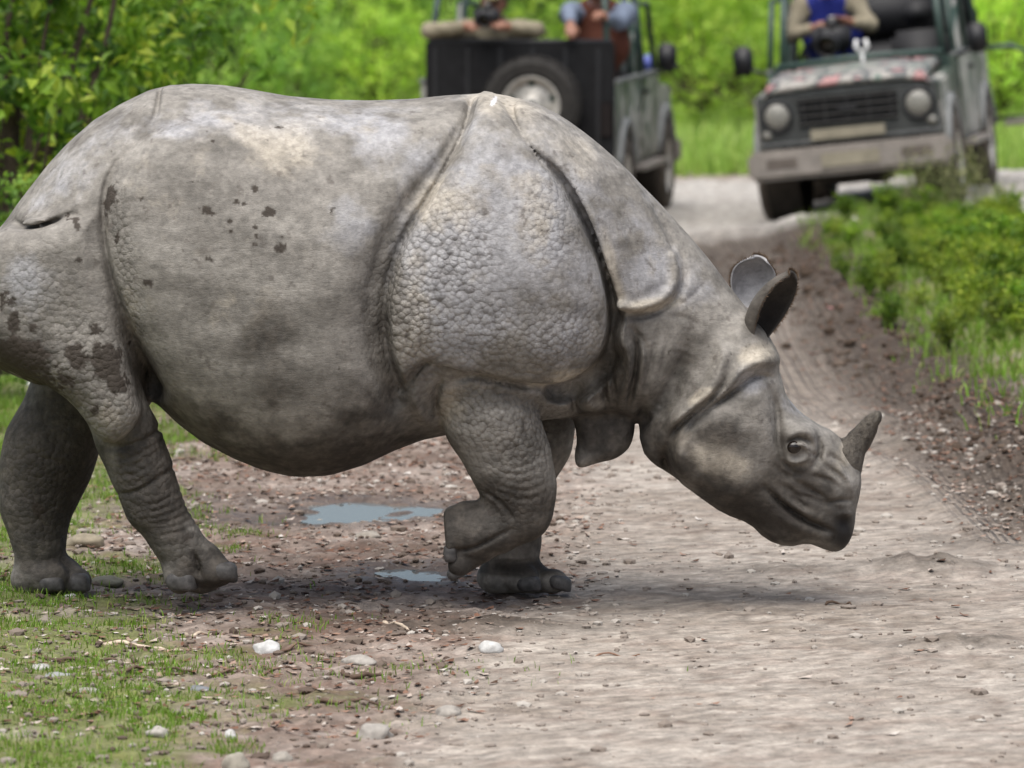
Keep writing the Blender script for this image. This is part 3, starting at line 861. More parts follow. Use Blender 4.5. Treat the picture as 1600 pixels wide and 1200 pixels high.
# ---- eyes
t = NT('rhino_eye')
t.P(Base_Color=t.ramp(t.noise(80, 3, .5, t.coord('Object')), [(0.3, (0.006, 0.004, 0.003)), (0.8, (0.02, 0.013, 0.009))]), Roughness=0.12, Specular_IOR_Level=0.5)
MAT_EYE = t.m
def ball(name, c, r, mats, parent, seg=20, scale=(1, 1, 1), rot=(0, 0, 0)):
    bm = bmesh.new()
    bmesh.ops.create_uvsphere(bm, u_segments=seg, v_segments=seg // 2 + 2, radius=1.0)
    m = Matrix.LocRotScale(Vector(c), Matrix.Rotation(rot[2], 3, 'Z') @ Matrix.Rotation(rot[1], 3, 'Y') @ Matrix.Rotation(rot[0], 3, 'X'), Vector(scale) * r)
    bmesh.ops.transform(bm, matrix=m, verts=bm.verts)
    for f in bm.faces: f.smooth = True
    me = bpy.data.meshes.new(name); bm.to_mesh(me); bm.free()
    for q in mats: me.materials.append(q)
    return link(bpy.data.objects.new(name, me), parent)
c = unproj(1240, 698, -.17)
yy = -np.linspace(.10, .26, 161)
fe = rhino_sdf(np.full(161, c[0]), yy, np.full(161, c[2]))
surf = float(-yy[np.nonzero(fe < 0)[0].max()]) if (fe < 0).any() else .17
for sg in (-1, 1):
    ball('eye', (c[0], sg * (surf - .004), c[2]), .0205, [MAT_EYE], rhino, 24, (1.1, .8, 1.0))

# ---- toenails
t = NT('toenail_horn')
co = t.coord('Object')
nz = t.noise(40, 4, .6, co)
t.P(Base_Color=t.ramp(nz, [(0.3, (0.04, 0.038, 0.036)), (0.7, (0.115, 0.108, 0.104))]), Roughness=0.55, Specular_IOR_Level=0.35, Normal=t.bump(nz, .4, .004))
MAT_NAIL = t.m
def nail(px, py, Y, rx, ry, rz, ang=0.0):
    o = ball('toenail', (0, 0, 0), 1.0, [MAT_NAIL], rhino, 20)
    M = Matrix.Translation(unproj(px, py, Y)) @ Matrix.Rotation(math.radians(ang), 4, 'Y') @ Matrix.Diagonal((rx, ry, rz, 1))
    for v in o.data.vertices:
        p = v.co
        q = Vector([math.copysign(abs(k) ** .72, k) for k in p])
        q.z = max(q.z, -.72); q.x += .22 * max(0, -q.z); q.y -= .10 * math.copysign(max(0, -q.z), -q.y) * -1
        v.co = M @ q
nail(350, 893, -.256, .044, .048, .033, 4); nail(283, 909, -.258, .050, .040, .038); nail(354, 899, -.16, .036, .038, .028, 4)
nail(124, 911, .150, .036, .044, .036); nail(80, 912, .118, .044, .036, .030)
nail(714, 895, -.228, .034, .034, .024, -30); nail(703, 866, -.25, .022, .03, .034)
nail(874, 911, .155, .042, .042, .028, 14); nail(826, 913, .118, .042, .036, .030)
# ================================================================== GROUND
rng = np.random.default_rng(11)
def gxy(px, py): q = ground_at(px, py, 0.0); return (q[0], q[1])
def poly_sd_pts(P, X, Y):
    P = np.array(P, np.float64); d2 = np.full(X.shape, 1e9); ins = np.zeros(X.shape, bool)
    for i in range(len(P)):
        a = P[i]; b = P[(i + 1) % len(P)]; e = b - a
        wx, wy = X - a[0], Y - a[1]
        t = np.clip((wx * e[0] + wy * e[1]) / max(e @ e, 1e-9), 0, 1)
        d2 = np.minimum(d2, (wx - e[0] * t) ** 2 + (wy - e[1] * t) ** 2)
        if a[1] != b[1]:
            ins ^= ((a[1] > Y) != (b[1] > Y)) & (X < (b[0] - a[0]) * (Y - a[1]) / (b[1] - a[1]) + a[0])
    return np.where(ins, -np.sqrt(d2), np.sqrt(d2))
def line_d_pts(P, X, Y):
    d2 = np.full(X.shape, 1e9)
    for a, b in zip(P[:-1], P[1:]):
        a = np.array(a); b = np.array(b); e = b - a
        wx, wy = X - a[0], Y - a[1]
        t = np.clip((wx * e[0] + wy * e[1]) / max(e @ e, 1e-9), 0, 1)
        d2 = np.minimum(d2, (wx - e[0] * t) ** 2 + (wy - e[1] * t) ** 2)
    return np.sqrt(d2)
def n2(X, Y, f, o=4, r=.55, s=0, st=(1, 1)):
    P = np.stack([X.ravel() * st[0], Y.ravel() * st[1], np.zeros(X.size)], 1)
    return vnoise(P, f, o, r, s).reshape(X.shape)

BANK = [gxy(*p) for p in [(1210, 345), (1245, 385), (1290, 450), (1340, 530), (1420, 600), (1500, 660), (1560, 720), (1680, 800)]] + [(9, 1.6), (12, 8), (12, 17.6), (6, 17.2), (3.4, 17.4)]
ROADF = [(-14, 19.0), (-5, 18.6), (0, 18.2), (1.4, 17.4), (3, 18.3), (6, 18.5), (30, 19), (30, 26), (9, 26.5), (4.5, 25.6), (2, 25.2), (-4, 25.2), (-14, 26)]
TRACK = [gxy(*p) for p in [(560, 1230), (640, 1120), (700, 1020), (760, 950), (860, 900), (880, 800), (860, 700), (900, 600), (1000, 480), (1060, 380), (1100, 345), (1210, 345), (1245, 385), (1290, 450), (1330, 530), (1410, 605), (1490, 665), (1560, 730), (1700, 830), (2200, 1250), (1800, 1600), (700, 1500)]]
GRASSL = [(-12, -8), (-1.15, -5), (-.98, -3.2), (-.86, -2.3), (-1.0, -1.5), (-1.15, -1.0), (-1.22, -.3), (-1.35, 1.2), (-1.55, 3.0), (-1.7, 7), (-2.2, 16), (-14, 18)]
PUD1 = [gxy(*p) for p in [(478, 772), (500, 764), (560, 761), (600, 764), (650, 768), (700, 772), (690, 782), (620, 790), (560, 797), (505, 799), (470, 793), (484, 783)]]
PUD2 = [gxy(*p) for p in [(585, 871), (620, 866), (680, 870), (705, 876), (688, 886), (640, 887), (600, 880)]]
PUD3 = [gxy(*p) for p in [(350, 786), (390, 781), (440, 784), (468, 790), (420, 797), (370, 796)]]
RUTS = [[gxy(*p) for p in q] for q in (
    [(1120, 350), (1150, 400), (1190, 470), (1230, 540), (1262, 600), (1320, 640), (1420, 670)], [(1170, 352), (1210, 420), (1250, 490), (1290, 560), (1340, 610), (1440, 650), (1540, 720)],
    [(1090, 365), (1110, 420), (1150, 500)], [(1400, 690), (1480, 720), (1540, 760), (1620, 830)])]

def ground_z(X, Y, fine=True):
    X = np.asarray(X, float); Y = np.asarray(Y, float)
    z = np.full(X.shape, -0.045)
    z = z + 0.03 * (n2(X, Y, .5, 3, .5, 21) - .5) * np.clip((np.hypot(X, Y) - 1.5) / 3, 0, 1)
    z = z - 0.05 * sstep(15, 19, Y) * sstep(2.0, -0.5, X)
    # the right jeep stands aslant: its off side in a hollow
    jw = sstep(16.5, 18.5, Y) * sstep(26, 23.5, Y) * sstep(.8, 1.5, X)
    z = z * (1 - jw) + jw * (.005 + math.tan(math.radians(6.2)) * np.clip(X - 2.55 - (Y - 20.7) * .19, -.85, .8))
    bk = poly_sd_pts(BANK, X, Y)
    z = z + (0.17 * sstep(0.0, -1.4, bk) + 0.10 * sstep(0.05, -0.16, bk)) * (0.75 + 0.6 * (n2(X, Y, 1.6, 3, .5, 22) - .5)) 
    # dark soil pushed up along the right of the track
    z = z + 0.07 * np.exp(-(bk / .22) ** 2) * n2(X, Y, 5, 3, .6, 23) * sstep(16.5, 13, Y)
    gl = poly_sd_pts(GRASSL, X, Y)
    z = z + 0.03 * sstep(0, -1.0, gl)
    z = z + 0.9 * sstep(30, 120, Y)
    for k, r in enumerate(RUTS):
        d = line_d_pts(r, X, Y)
        z = z - 0.030 * np.exp(-(d / .10) ** 2) + 0.020 * np.exp(-((d - .19) / .07) ** 2)
    for pd, dep in ((PUD1, .024), (PUD2, .018), (PUD3, .014)):
        z = z - dep * sstep(.10, -.10, poly_sd_pts(pd, X, Y))
    # scrape marks and small mounds of loose earth
    for px, py, rx, ry, h in ((770, 958, .26, .12, .030), (1440, 868, .22, .16, .045), (1520, 985, .2, .12, .03), (1000, 910, .2, .1, .010), (1240, 870, .2, .14, .015)):
        cx, cy = gxy(px, py)
        z = z + h * np.exp(-((X - cx) / rx) ** 2 - ((Y - cy) / ry) ** 2) * (.5 + n2(X, Y, 16, 3, .6, 25))
    if fine:
        tr = sstep(.05, -.25, poly_sd_pts(TRACK, X, Y))
        am = 0.006 + 0.014 * (1 - tr)
        near = sstep(34, 22, Y)
        z = z + am * near * (n2(X, Y, 9, 4, .6, 26) - .5) * 1.6 + am * .7 * near * (n2(X, Y, 30, 2, .6, 27) - .5)
    return z

def axis_pts(lo, hi, st, far, n=26):
    a = np.arange(lo, hi + st / 2, st)
    g = np.geomspace(st * 2, far, n)
    return np.concatenate([lo - g[::-1], a, hi + g])
gx_ = axis_pts(-3.2, 4.6, .035, 900)
gy_ = np.concatenate([-4.2 - np.geomspace(.06, 400, 20)[::-1], np.arange(-4.2, 8, .03), np.arange(8, 28, .06), 28 + np.geomspace(.1, 1500, 40)])
GX_, GY_ = np.meshgrid(gx_, gy_, indexing='ij')
GZ_ = ground_z(GX_, GY_)
nx_, ny_ = GX_.shape
V_ = np.stack([GX_.ravel(), GY_.ravel(), GZ_.ravel()], 1)
ii = (np.arange(nx_ - 1)[:, None] * ny_ + np.arange(ny_ - 1)[None]).ravel()
Q_ = np.stack([ii, ii + ny_, ii + ny_ + 1, ii + 1], 1)
# what lies where
sd_tr = poly_sd_pts(TRACK, GX_, GY_); sd_gl = poly_sd_pts(GRASSL, GX_, GY_); sd_bk = poly_sd_pts(BANK, GX_, GY_); sd_rf = poly_sd_pts(ROADF, GX_, GY_)
nA = n2(GX_, GY_, 3, 5, .6, 31); nB = n2(GX_, GY_, 1.1, 4, .6, 32); nC = n2(GX_, GY_, 12, 4, .65, 33)
m_track = np.clip(np.maximum(sstep(.18, -.22, sd_tr + .35 * (nA - .5)), sstep(.2, -.3, sd_rf + .4 * (nA - .5))), 0, 1)
soil = np.exp(-np.clip(np.abs(sd_bk + .06) - .20, 0, 9) ** 2 / .20 ** 2)
cx, cy = gxy(1150, 400)
soil = np.maximum(soil, 1.7 * np.exp(-((GX_ - cx) / .85) ** 2 - ((GY_ - cy) / 3.2) ** 2) * sstep(18.2, 17.0, GY_))
for px, py, rx, ry, v in ((770, 958, .30, .13, .9), (700, 960, .3, .12, .7), (1440, 868, .24, .14, .8), (1500, 985, .26, .10, .6), (1230, 872, .24, .12, .5), (960, 930, .3, .1, .35), (1540, 830, .3, .3, .5), (1300, 555, .3, 1.6, .55)):
    cx, cy = gxy(px, py)
    soil = np.maximum(soil, v * np.exp(-((GX_ - cx) / rx) ** 2 - ((GY_ - cy) / ry) ** 2))
soil = np.clip(soil + .7 * (nC - .5) * (soil > .08), 0, 1)
m_green = np.clip(sstep(.25, -.35, sd_gl + 1.0 * (nA - .5) + .5 * (nC - .5)), 0, 1)
m_green = np.maximum(m_green, sstep(-.25, -.7, sd_bk + .5 * (nA - .5)))
m_green = np.maximum(m_green, sstep(25.2, 26.2, GY_ + .8 * (nA - .5)))
m_green = np.maximum(m_green, sstep(-2.0, -2.8, GX_) * sstep(6, 9, GY_) * sstep(18.5, 17.5, GY_))
m_green *= (1 - m_track * (sstep(.2, -.2, sd_rf)))
wet = np.zeros(GX_.shape)
for pd in (PUD1, PUD2, PUD3): wet = np.maximum(wet, sstep(.34, .02, poly_sd_pts(pd, GX_, GY_) + .15 * (nC - .5)))
cx, cy = gxy(320, 765); wet = np.maximum(wet, .8 * np.exp(-((GX_ - cx) / .35) ** 2 - ((GY_ - cy) / .45) ** 2))
# tan gravelly earth / pale dusty track / brown soil / green ground
c = ramp3(nA * .6 + nC * .4, [(.25, (.12, .085, .067)), (.5, (.20, .155, .128)), (.75, (.31, .262, .228))])
pale = ramp3(nB * .45 + nC * .55, [(.25, (.23, .195, .161)), (.5, (.30, .262, .224)), (.8, (.36, .322, .280))])
lumps = n2(GX_, GY_, 16, 4, .68, 37, (.6, 1.3))
pale *= np.interp(lumps, [.25, .5, .75], [.88, 1.0, 1.06])[..., None]
speck = np.clip((n2(GX_, GY_, 26, 3, .6, 38) - .68) * 7, 0, 1)
c = c + (pale - c) * np.clip(m_track, 0, 1)[..., None]
c = c + (np.array((.13, .098, .078)) - c) * (speck * .5)[..., None]
redl = np.clip((n2(GX_, GY_, 7, 4, .7, 35, (.7, 1.6)) - .56) * 5, 0, 1)
c = c + (np.array((.135, .080, .058)) - c) * (redl * (.62 - .40 * m_track))[..., None]
c = c + (np.array((.036, .026, .019)) - c) * np.clip(soil, 0, 1)[..., None] * .9
c = c + (np.array((.37, .352, .325)) - c) * (sstep(.3, -.5, sd_rf + .5 * (nA - .5)) * (.55 + .5 * nC)).clip(0, .9)[..., None]
c = c + (np.array((.13, .19, .03)) - c) * m_green[..., None] * .5
c = c + (np.array((.085, .064, .050)) - c) * (wet * .8)[..., None]
rd0 = np.full(GX_.shape, 9.0)
for r_ in RUTS: rd0 = np.minimum(rd0, line_d_pts(r_, GX_, GY_))
c = c + (np.array((.15, .122, .10)) - c) * (.55 * np.exp(-(rd0 / .17) ** 2) * (.4 + .9 * nC))[..., None]
c *= np.interp(n2(GX_, GY_, 45, 3, .7, 36), [.2, .5, .8], [.72, 1.0, 1.26])[..., None]
rutd = np.full(GX_.shape, 9.0)
for r_ in RUTS: rutd = np.minimum(rutd, line_d_pts(r_, GX_, GY_))
t = NT('earth')
pos = t.geo('Position')
base = t.attr('earth_colour', 'Color')
f1 = t.noise(55, 4, .7, pos)
base = t.mix(1.0, base, t.ramp(f1, [(.3, .72), (.52, 1.0), (.72, 1.28)]), 'MULTIPLY')
vv = t.voro(34, pos, 'F1', 1.0)
peb = t.ramp(vv, [(.16, 1.0), (.30, 0.0)])
base = t.mix(t.math('MULTIPLY', peb, .25), base, (.30, .27, .235))
hh = t.math('ADD', t.math('MULTIPLY', f1, .7), t.math('MULTIPLY', peb, .6))
rd_ = t.attr('rut')                                   # tyre tread printed along the ruts
tread = t.math('MULTIPLY', t.math('SINE', t.math('MULTIPLY', rd_, 2 * math.pi / .042)), t.ramp(rd_, [(.0, 1.0), (.17, 1.0), (.26, 0.0)]))
hh = t.math('ADD', hh, t.math('MULTIPLY', tread, 2.0))
t.P(Base_Color=base, Roughness=t.math('SUBTRACT', .92, t.math('MULTIPLY', t.attr('wet'), .55)), Specular_IOR_Level=.25, Normal=t.bump(hh, .6, .012))
MAT_EARTH = t.m
me = mesh_np('ground', V_, Q_, [MAT_EARTH])
a_ = me.attributes.new('earth_colour', 'FLOAT_COLOR', 'POINT')
a_.data.foreach_set('color', np.concatenate([c.reshape(-1, 3), np.ones((c.size // 3, 1))], 1).astype(np.float32).ravel())
col_attr(me, 'wet', wet)
col_attr(me, 'rut', rutd)
tag(link(bpy.data.objects.new('ground', me)), kind='structure')

# ---- puddles
t = NT('puddle_water')
wv = t.noise(14, 2, .5, t.geo('Position'))
t.P(Base_Color=(.105, .125, .13, 1), Roughness=.03, Specular_IOR_Level=.5, IOR=1.33, Normal=t.bump(wv, .02, .01))
MAT_WATER = t.m
for pd, dz in ((PUD1, -.052), (PUD2, -.052)):
    q = smooth_poly(pd, 3)
    cc = q.mean(0)
    lvl = float(ground_z(np.array([cc[0]]), np.array([cc[1]]), False)[0]) + .012
    r2 = np.random.default_rng(int(abs(cc[0]) * 1000))
    jt = r2.random(len(q)); jt = (jt + np.roll(jt, 1) + np.roll(jt, -1)) / 3 * .7 + jt * .3
    q = cc + (q - cc) * (1.04 + .26 * (jt[:, None] - .5))
    V2 = [(x, y, lvl) for x, y in q] + [(x, y, lvl - .02) for x, y in q]
    n = len(q)
    F2 = [tuple(range(n)), tuple(range(2 * n - 1, n - 1, -1))] + [(i, i + n, (i + 1) % n + n, (i + 1) % n) for i in range(n)]
    tag(link(bpy.data.objects.new('puddle', pymesh('puddle', V2, F2, [MAT_WATER], False))), kind='structure')

# ================================================================== SMALL GROUND THINGS
def gz1(x, y): return float(ground_z(np.array([x]), np.array([y]))[0])
ico = bmesh.new(); bmesh.ops.create_icosphere(ico, subdivisions=1, radius=1.0)
ICO_V = np.array([v.co for v in ico.verts], np.float32); ICO_F = np.array([[v.index for v in f.verts] for f in ico.faces], np.int32); ico.free()
def in_area(x, y):  # inside the camera's wedge
    return np.abs(x) < .108 * (y + 16) + .7
# gravel: thousands of small stones
N = 14000
x = rng.uniform(-2.7, 2.9, N * 3); y = rng.uniform(-3.6, 6.0, N * 3)
w = sstep(.5, -.3, poly_sd_pts(GRASSL, x, y)) * .35 + (1 - sstep(.1, -.5, poly_sd_pts(TRACK, x, y))) * .75 + .22
for pd in (PUD1, PUD2, PUD3): w = w * (poly_sd_pts(pd, x, y) > 0.02)
w = w * np.interp(y, [-3.6, -1.2], [.4, 1.0])
keep = (rng.random(len(x)) < w) & in_area(x, y)
x, y = x[keep][:N], y[keep][:N]; N = len(x)
s = np.clip(rng.lognormal(-5.05, .5, N), .003, .026)
sc = np.stack([s * rng.uniform(.8, 1.6, N), s * rng.uniform(.8, 1.4, N), s * rng.uniform(.4, .8, N)], 1)
ang = rng.uniform(0, 6.28, N)
loc = np.stack([x, y, ground_z(x, y) + sc[:, 2] * .25], 1)
def scatter(loc, sc, ang, BV, BF, jit=0.0):
    n, k = len(loc), len(BV)
    b = BV[None] * (1 + jit * rng.uniform(-1, 1, (n, k, 1)))
    b = b * sc[:, None, :]
    ca, sa = np.cos(ang)[:, None], np.sin(ang)[:, None]
    V = np.stack([b[..., 0] * ca - b[..., 1] * sa, b[..., 0] * sa + b[..., 1] * ca, b[..., 2]], -1) + loc[:, None, :]
    F = (BF[None] + (np.arange(n) * k)[:, None, None]).reshape(-1, BF.shape[1])
    return V.reshape(-1, 3), F
V_, F_ = scatter(loc, sc, ang, ICO_V, ICO_F, .22)
t = NT('gravel')
sh = t.attr('shade')
t.P(Base_Color=t.ramp(sh, [(0, (.07, .048, .036)), (.45, (.16, .125, .10)), (.85, (.25, .215, .185)), (1, (.42, .39, .35))]), Roughness=.85, Specular_IOR_Level=.25)
me = mesh_np('gravel', V_, F_, [t.m], False)
shd = rng.random(N); shd = np.where(poly_sd_pts(TRACK, x, y) < 0, .62 + .36 * shd, shd)
col_attr(me, 'shade', np.repeat(shd, len(ICO_V)))
tag(link(bpy.data.objects.new('gravel', me)), 'small loose gravel scattered over the earth round the rhinoceros', 'gravel', kind='stuff')

# clods of dark soil along the cut edge of the bank
N = 2600
x = rng.uniform(.8, 4.5, N * 8); y = rng.uniform(1.0, 17, N * 8)
bkd = poly_sd_pts(BANK, x, y); cx, cy = gxy(1150, 400)
w = np.exp(-((bkd + .02) / .17) ** 2) + .35 * np.exp(-((x - cx) / .6) ** 2 - ((y - cy) / 2.6) ** 2)
for px, py, rx, ry in ((1440, 868, .16, .12), (770, 958, .2, .1), (1510, 985, .2, .1)):
    cx, cy = gxy(px, py); w = w + 1.5 * np.exp(-((x - cx) / rx) ** 2 - ((y - cy) / ry) ** 2)
keep = (rng.random(len(x)) < w * .5) & in_area(x, y)
x, y = x[keep][:N], y[keep][:N]; N = len(x)
s = np.clip(rng.lognormal(-4.6, .6, N), .004, .045)
V_, F_ = scatter(np.stack([x, y, ground_z(x, y) + s * .15], 1), np.stack([s * rng.uniform(.8, 1.5, N), s * rng.uniform(.8, 1.4, N), s * rng.uniform(.5, .9, N)], 1), rng.uniform(0, 6.28, N), ICO_V, ICO_F, .3)
t = NT('soil_clods')
nz = t.noise(70, 3, .6, t.geo('Position'))
t.P(Base_Color=t.mix(1.0, t.ramp(t.attr('shade'), [(0, (.045, .032, .023)), (.6, (.075, .054, .040)), (1, (.12, .092, .072))]), t.ramp(nz, [(.3, .7), (.7, 1.3)]), 'MULTIPLY'), Roughness=.95, Specular_IOR_Level=.15)
me = mesh_np('soil_clods', V_, F_, [t.m], True)
col_attr(me, 'shade', np.repeat(rng.random(N), len(ICO_V)))
tag(link(bpy.data.objects.new('soil_clods', me)), 'dark crumbled earth along the foot of the right-hand bank', 'earth', kind='stuff')

# leaf litter: small curled brown flakes
FL_V = np.array([(-1, 0, .1), (-.3, .45, 0), (-.3, -.45, .12), (.5, .4, .15), (.5, -.4, 0), (1.05, 0, .3)], np.float32)
FL_F = np.array([(0, 2, 1), (1, 2, 4), (1, 4, 3), (3, 4, 5)], np.int32)
N = 11000
x = rng.uniform(-2.7, 4.7, N * 6); y = np.where(rng.random(N * 6) < .6, rng.uniform(-2.6, 6, N * 6), rng.uniform(4, 16, N * 6))
w = (1 - sstep(.15, -.3, poly_sd_pts(TRACK, x, y))) * .8 * (y < 7) + np.exp(-(poly_sd_pts(BANK, x, y) / .3) ** 2) * 1.0 + .03
w = w * (.3 + 1.4 * n2(x, y, 3, 3, .5, 41))
for pd in (PUD1, PUD2, PUD3): w = w * (poly_sd_pts(pd, x, y) > 0.04)
keep = (rng.random(len(x)) < w) & in_area(x, y)
x, y = x[keep][:N], y[keep][:N]; N = len(x)
s = rng.uniform(.008, .028, N)
V_, F_ = scatter(np.stack([x, y, ground_z(x, y) + .004], 1), np.stack([s, s * rng.uniform(.5, 1, N), s], 1), rng.uniform(0, 6.28, N), FL_V, FL_F, .2)
t = NT('dry_litter')
t.P(Base_Color=t.ramp(t.attr('shade'), [(0, (.05, .03, .02)), (.35, (.15, .075, .048)), (.65, (.26, .16, .115)), (.85, (.38, .31, .26)), (1, (.50, .46, .42))]), Roughness=.8, Specular_IOR_Level=.2)
me = mesh_np('leaf_litter', V_, F_, [t.m], False)
col_attr(me, 'shade', np.repeat(rng.random(N) * np.where(y > 4, .62, 1.0), len(FL_V)))
tag(link(bpy.data.objects.new('leaf_litter', me)), 'dry brown leaf scraps lying on the bare earth', 'leaf litter', kind='stuff')

# grass: tapering bent blades
def blades(x, y, h, wd, lean=.5, seg=2):
    n = len(x); a = rng.uniform(0, 6.28, n); ca, sa = np.cos(a), np.sin(a)
    z = ground_z(x, y) - .004
    la = rng.uniform(.1, lean, n) * h; lb = rng.uniform(0, 6.28, n)
    lx, ly = np.cos(lb) * la, np.sin(lb) * la
    P = []
    for t_, wf in ((0, 1), (.55, .75), (1, .0)):
        cx_, cy_, cz_ = x + lx * t_ ** 2, y + ly * t_ ** 2, z + h * t_ * (1 - .18 * t_)
        if wf > 0:
            P += [np.stack([cx_ - ca * wd * wf, cy_ - sa * wd * wf, cz_], 1), np.stack([cx_ + ca * wd * wf, cy_ + sa * wd * wf, cz_], 1)]
        else: P.append(np.stack([cx_, cy_, cz_], 1))
    V = np.stack(P, 1).reshape(-1, 3)
    F = np.array([(0, 1, 3), (0, 3, 2), (2, 3, 4)], np.int32)
    return V, (F[None] + (np.arange(n) * 5)[:, None, None]).reshape(-1, 3)
def leaf_mat(name, stops, rough=.5, trans=.35, attr='shade', objvar=.25, spec=.3):
    t = NT(name)
    c = t.ramp(t.attr(attr), stops)
    f = t.ramp(t.info('Random'), [(0, 1 - objvar), (1, 1 + objvar)])
    c = t.mix(1.0, c, f, 'MULTIPLY')
    t.P(Base_Color=c, Roughness=rough, Specular_IOR_Level=spec)
    tr = t.n.new('ShaderNodeBsdfTranslucent')
    t.t.links.new(t.mix(1.0, c, (1.0, 1.12, .6, 1), 'MULTIPLY'), tr.inputs[0])
    mx = t.n.new('ShaderNodeMixShader'); mx.inputs[0].default_value = trans
    t.t.links.new(t.b.outputs[0], mx.inputs[1]); t.t.links.new(tr.outputs[0], mx.inputs[2])
    t.t.links.new(mx.outputs[0], t.out.inputs[0])
    return t.m
MAT_GRASS = leaf_mat('grass_blades', [(0, (.13, .16, .03)), (.35, (.13, .24, .024)), (.75, (.21, .38, .045)), (1, (.38, .40, .14))], objvar=0)
MAT_GRASS2 = leaf_mat('meadow_blades', [(0, (.20, .30, .07)), (.4, (.30, .46, .09)), (.8, (.42, .60, .13)), (1, (.55, .60, .22))], objvar=0)
def grass_obj(name, x, y, h, wd, label, lean=.6, mat=None):
    V_, F_ = blades(x, y, h, wd, lean)
    me = mesh_np(name, V_, F_, [mat or MAT_GRASS], False)
    col_attr(me, 'shade', np.repeat(rng.random(len(x)), 5))
    tag(link(bpy.data.objects.new(name, me)), label, 'grass', kind='stuff')
N = 520000
x = rng.uniform(-3.3, .6, N); y = rng.uniform(-3.8, 9, N)
g = poly_sd_pts(GRASSL, x, y)
w = sstep(.30, -.40, g + 1.0 * (n2(x, y, 3, 5, .6, 31) - .5) + .9 * (n2(x, y, 9, 3, .6, 43) - .5)) * (.14 + .58 * sstep(.44, .62, n2(x, y, 4, 3, .6, 44)))
w = np.maximum(w, .30 * np.exp(-((x + .65) / .55) ** 2 - ((y + 1.45) / .22) ** 2) * (n2(x, y, 12, 2, .6, 45) > .52))
keep = (rng.random(N) < w) & in_area(x, y)
x, y = x[keep][:140000], y[keep][:140000]
grass_obj('grass', x, y, rng.uniform(.012, .045, len(x)) * (1 + .9 * sstep(1, 6, y)), rng.uniform(.0012, .0026, len(x)), 'short patchy green grass growing on the left verge')
N = 140000
x = rng.uniform(-8, 11, N); y = 25.4 + 30 * rng.random(N) ** 1.6
keep = (np.abs(x) < .108 * (y + 16) + 1)
x, y = x[keep][:42000], y[keep][:42000]
grass_obj('tall_grass', x, y, rng.uniform(.10, .38, len(x)) * (1 + .5 * (n2(x, y, .6, 2, .5, 46) - .5)), rng.uniform(.006, .013, len(x)), 'bright green grass beyond the far road behind the jeeps', .5, MAT_GRASS2)
N = 60000
x = rng.uniform(1.2, 5, N); y = rng.uniform(4, 18, N)
b = poly_sd_pts(BANK, x, y)
keep = (rng.random(N) < sstep(.05, -.6, b + .4 * (n2(x, y, 4, 3, .6, 47) - .5)) * .9) & in_area(x, y)
x, y = x[keep][:16000], y[keep][:16000]
grass_obj('bank_grass', x, y, rng.uniform(.03, .13, len(x)), rng.uniform(.003, .006, len(x)), 'low green ground cover between the weeds of the right-hand bank')

# single stones
t = NT('stone')
co = t.coord('Object'); nz = t.noise(25, 5, .65, co)
cl = t.mix(1.0, t.ramp(nz, [(.3, .7), (.7, 1.2)]), t.attr('tint', 'Color'), 'MULTIPLY')
t.P(Base_Color=cl, Roughness=.8, Specular_IOR_Level=.3, Normal=t.bump(nz, .6, .01))
MAT_STONE = t.m
def stone(px, py, w, h, col, label, seed, name='stone', dep=None):
    r = np.random.default_rng(seed)
    bm = bmesh.new(); bmesh.ops.create_icosphere(bm, subdivisions=3, radius=1.0)
    gx, gy = gxy(px, py); sc_ = (gy + 16) / FPX
    rx, rz = w * sc_ / 2, h * sc_ * .9
    for v in bm.verts:
        n = mnoise.noise(v.co * 1.3 + Vector((seed * 3.1, 0, 0))) * .32 + mnoise.noise(v.co * 3.5 + Vector((0, seed, 0))) * .10
        v.co *= 1 + n
        v.co.z = max(v.co.z, -.5)
        v.co = Vector((v.co.x * rx, v.co.y * (dep or rx * .8), v.co.z * rz * .75))
    for f in bm.faces: f.smooth = True
    me = bpy.data.meshes.new(name); bm.to_mesh(me); bm.free()
    me.materials.append(MAT_STONE)
    a = me.attributes.new('tint', 'FLOAT_COLOR', 'POINT'); a.data.foreach_set('color', np.tile(np.array((*col, 1), np.float32), (len(me.vertices), 1)).ravel())
    o = link(bpy.data.objects.new(name, me)); o.location = (gx, gy, gz1(gx, gy) + rz * .12)
    o.rotation_euler = (0, 0, r.uniform(-.4, .4))
    tag(o, label, 'stone', 'loose stones on the ground')
stone(418, 992, 46, 24, (0.496, 0.490, 0.477), 'white stone lying left of centre on the ground below the belly', 1)
stone(767, 996, 38, 18, (0.496, 0.490, 0.471), 'white stone lying on the track just below the raised forefoot', 2)
stone(312, 1053, 44, 14, (0.167, 0.174, 0.186), 'flat blue-grey stone in the grass at lower left', 3)
stone(370, 1172, 44, 30, (0.310, 0.285, 0.236), 'round buff stone near the bottom edge at left', 4)
stone(132, 832, 58, 20, (0.260, 0.223, 0.161), 'long tan stone between the two hind legs', 5)
stone(165, 893, 56, 14, (0.236, 0.223, 0.167), 'flat tan stone in the grass between the hind feet', 6)
stone(110, 918, 22, 10, (0.496, 0.490, 0.470), 'small white stone touching the far hind foot', 7)
stone(62, 1024, 34, 12, (0.384, 0.372, 0.353), 'pale flat stone in the grass at the left edge', 8)
stone(90, 1040, 40, 12, (0.279, 0.285, 0.279), 'grey flat stone beside the pale one at the left edge', 9)
stone(245, 1130, 34, 18, (0.372, 0.347, 0.310), 'pale stone in the lower left grass above the round buff stone', 10)
stone(360, 1132, 20, 14, (0.496, 0.483, 0.465), 'small white pebble right above the round buff stone', 11)
stone(560, 1012, 54, 14, (0.322, 0.298, 0.267), 'wide pale flat stone right of the first white stone', 12)
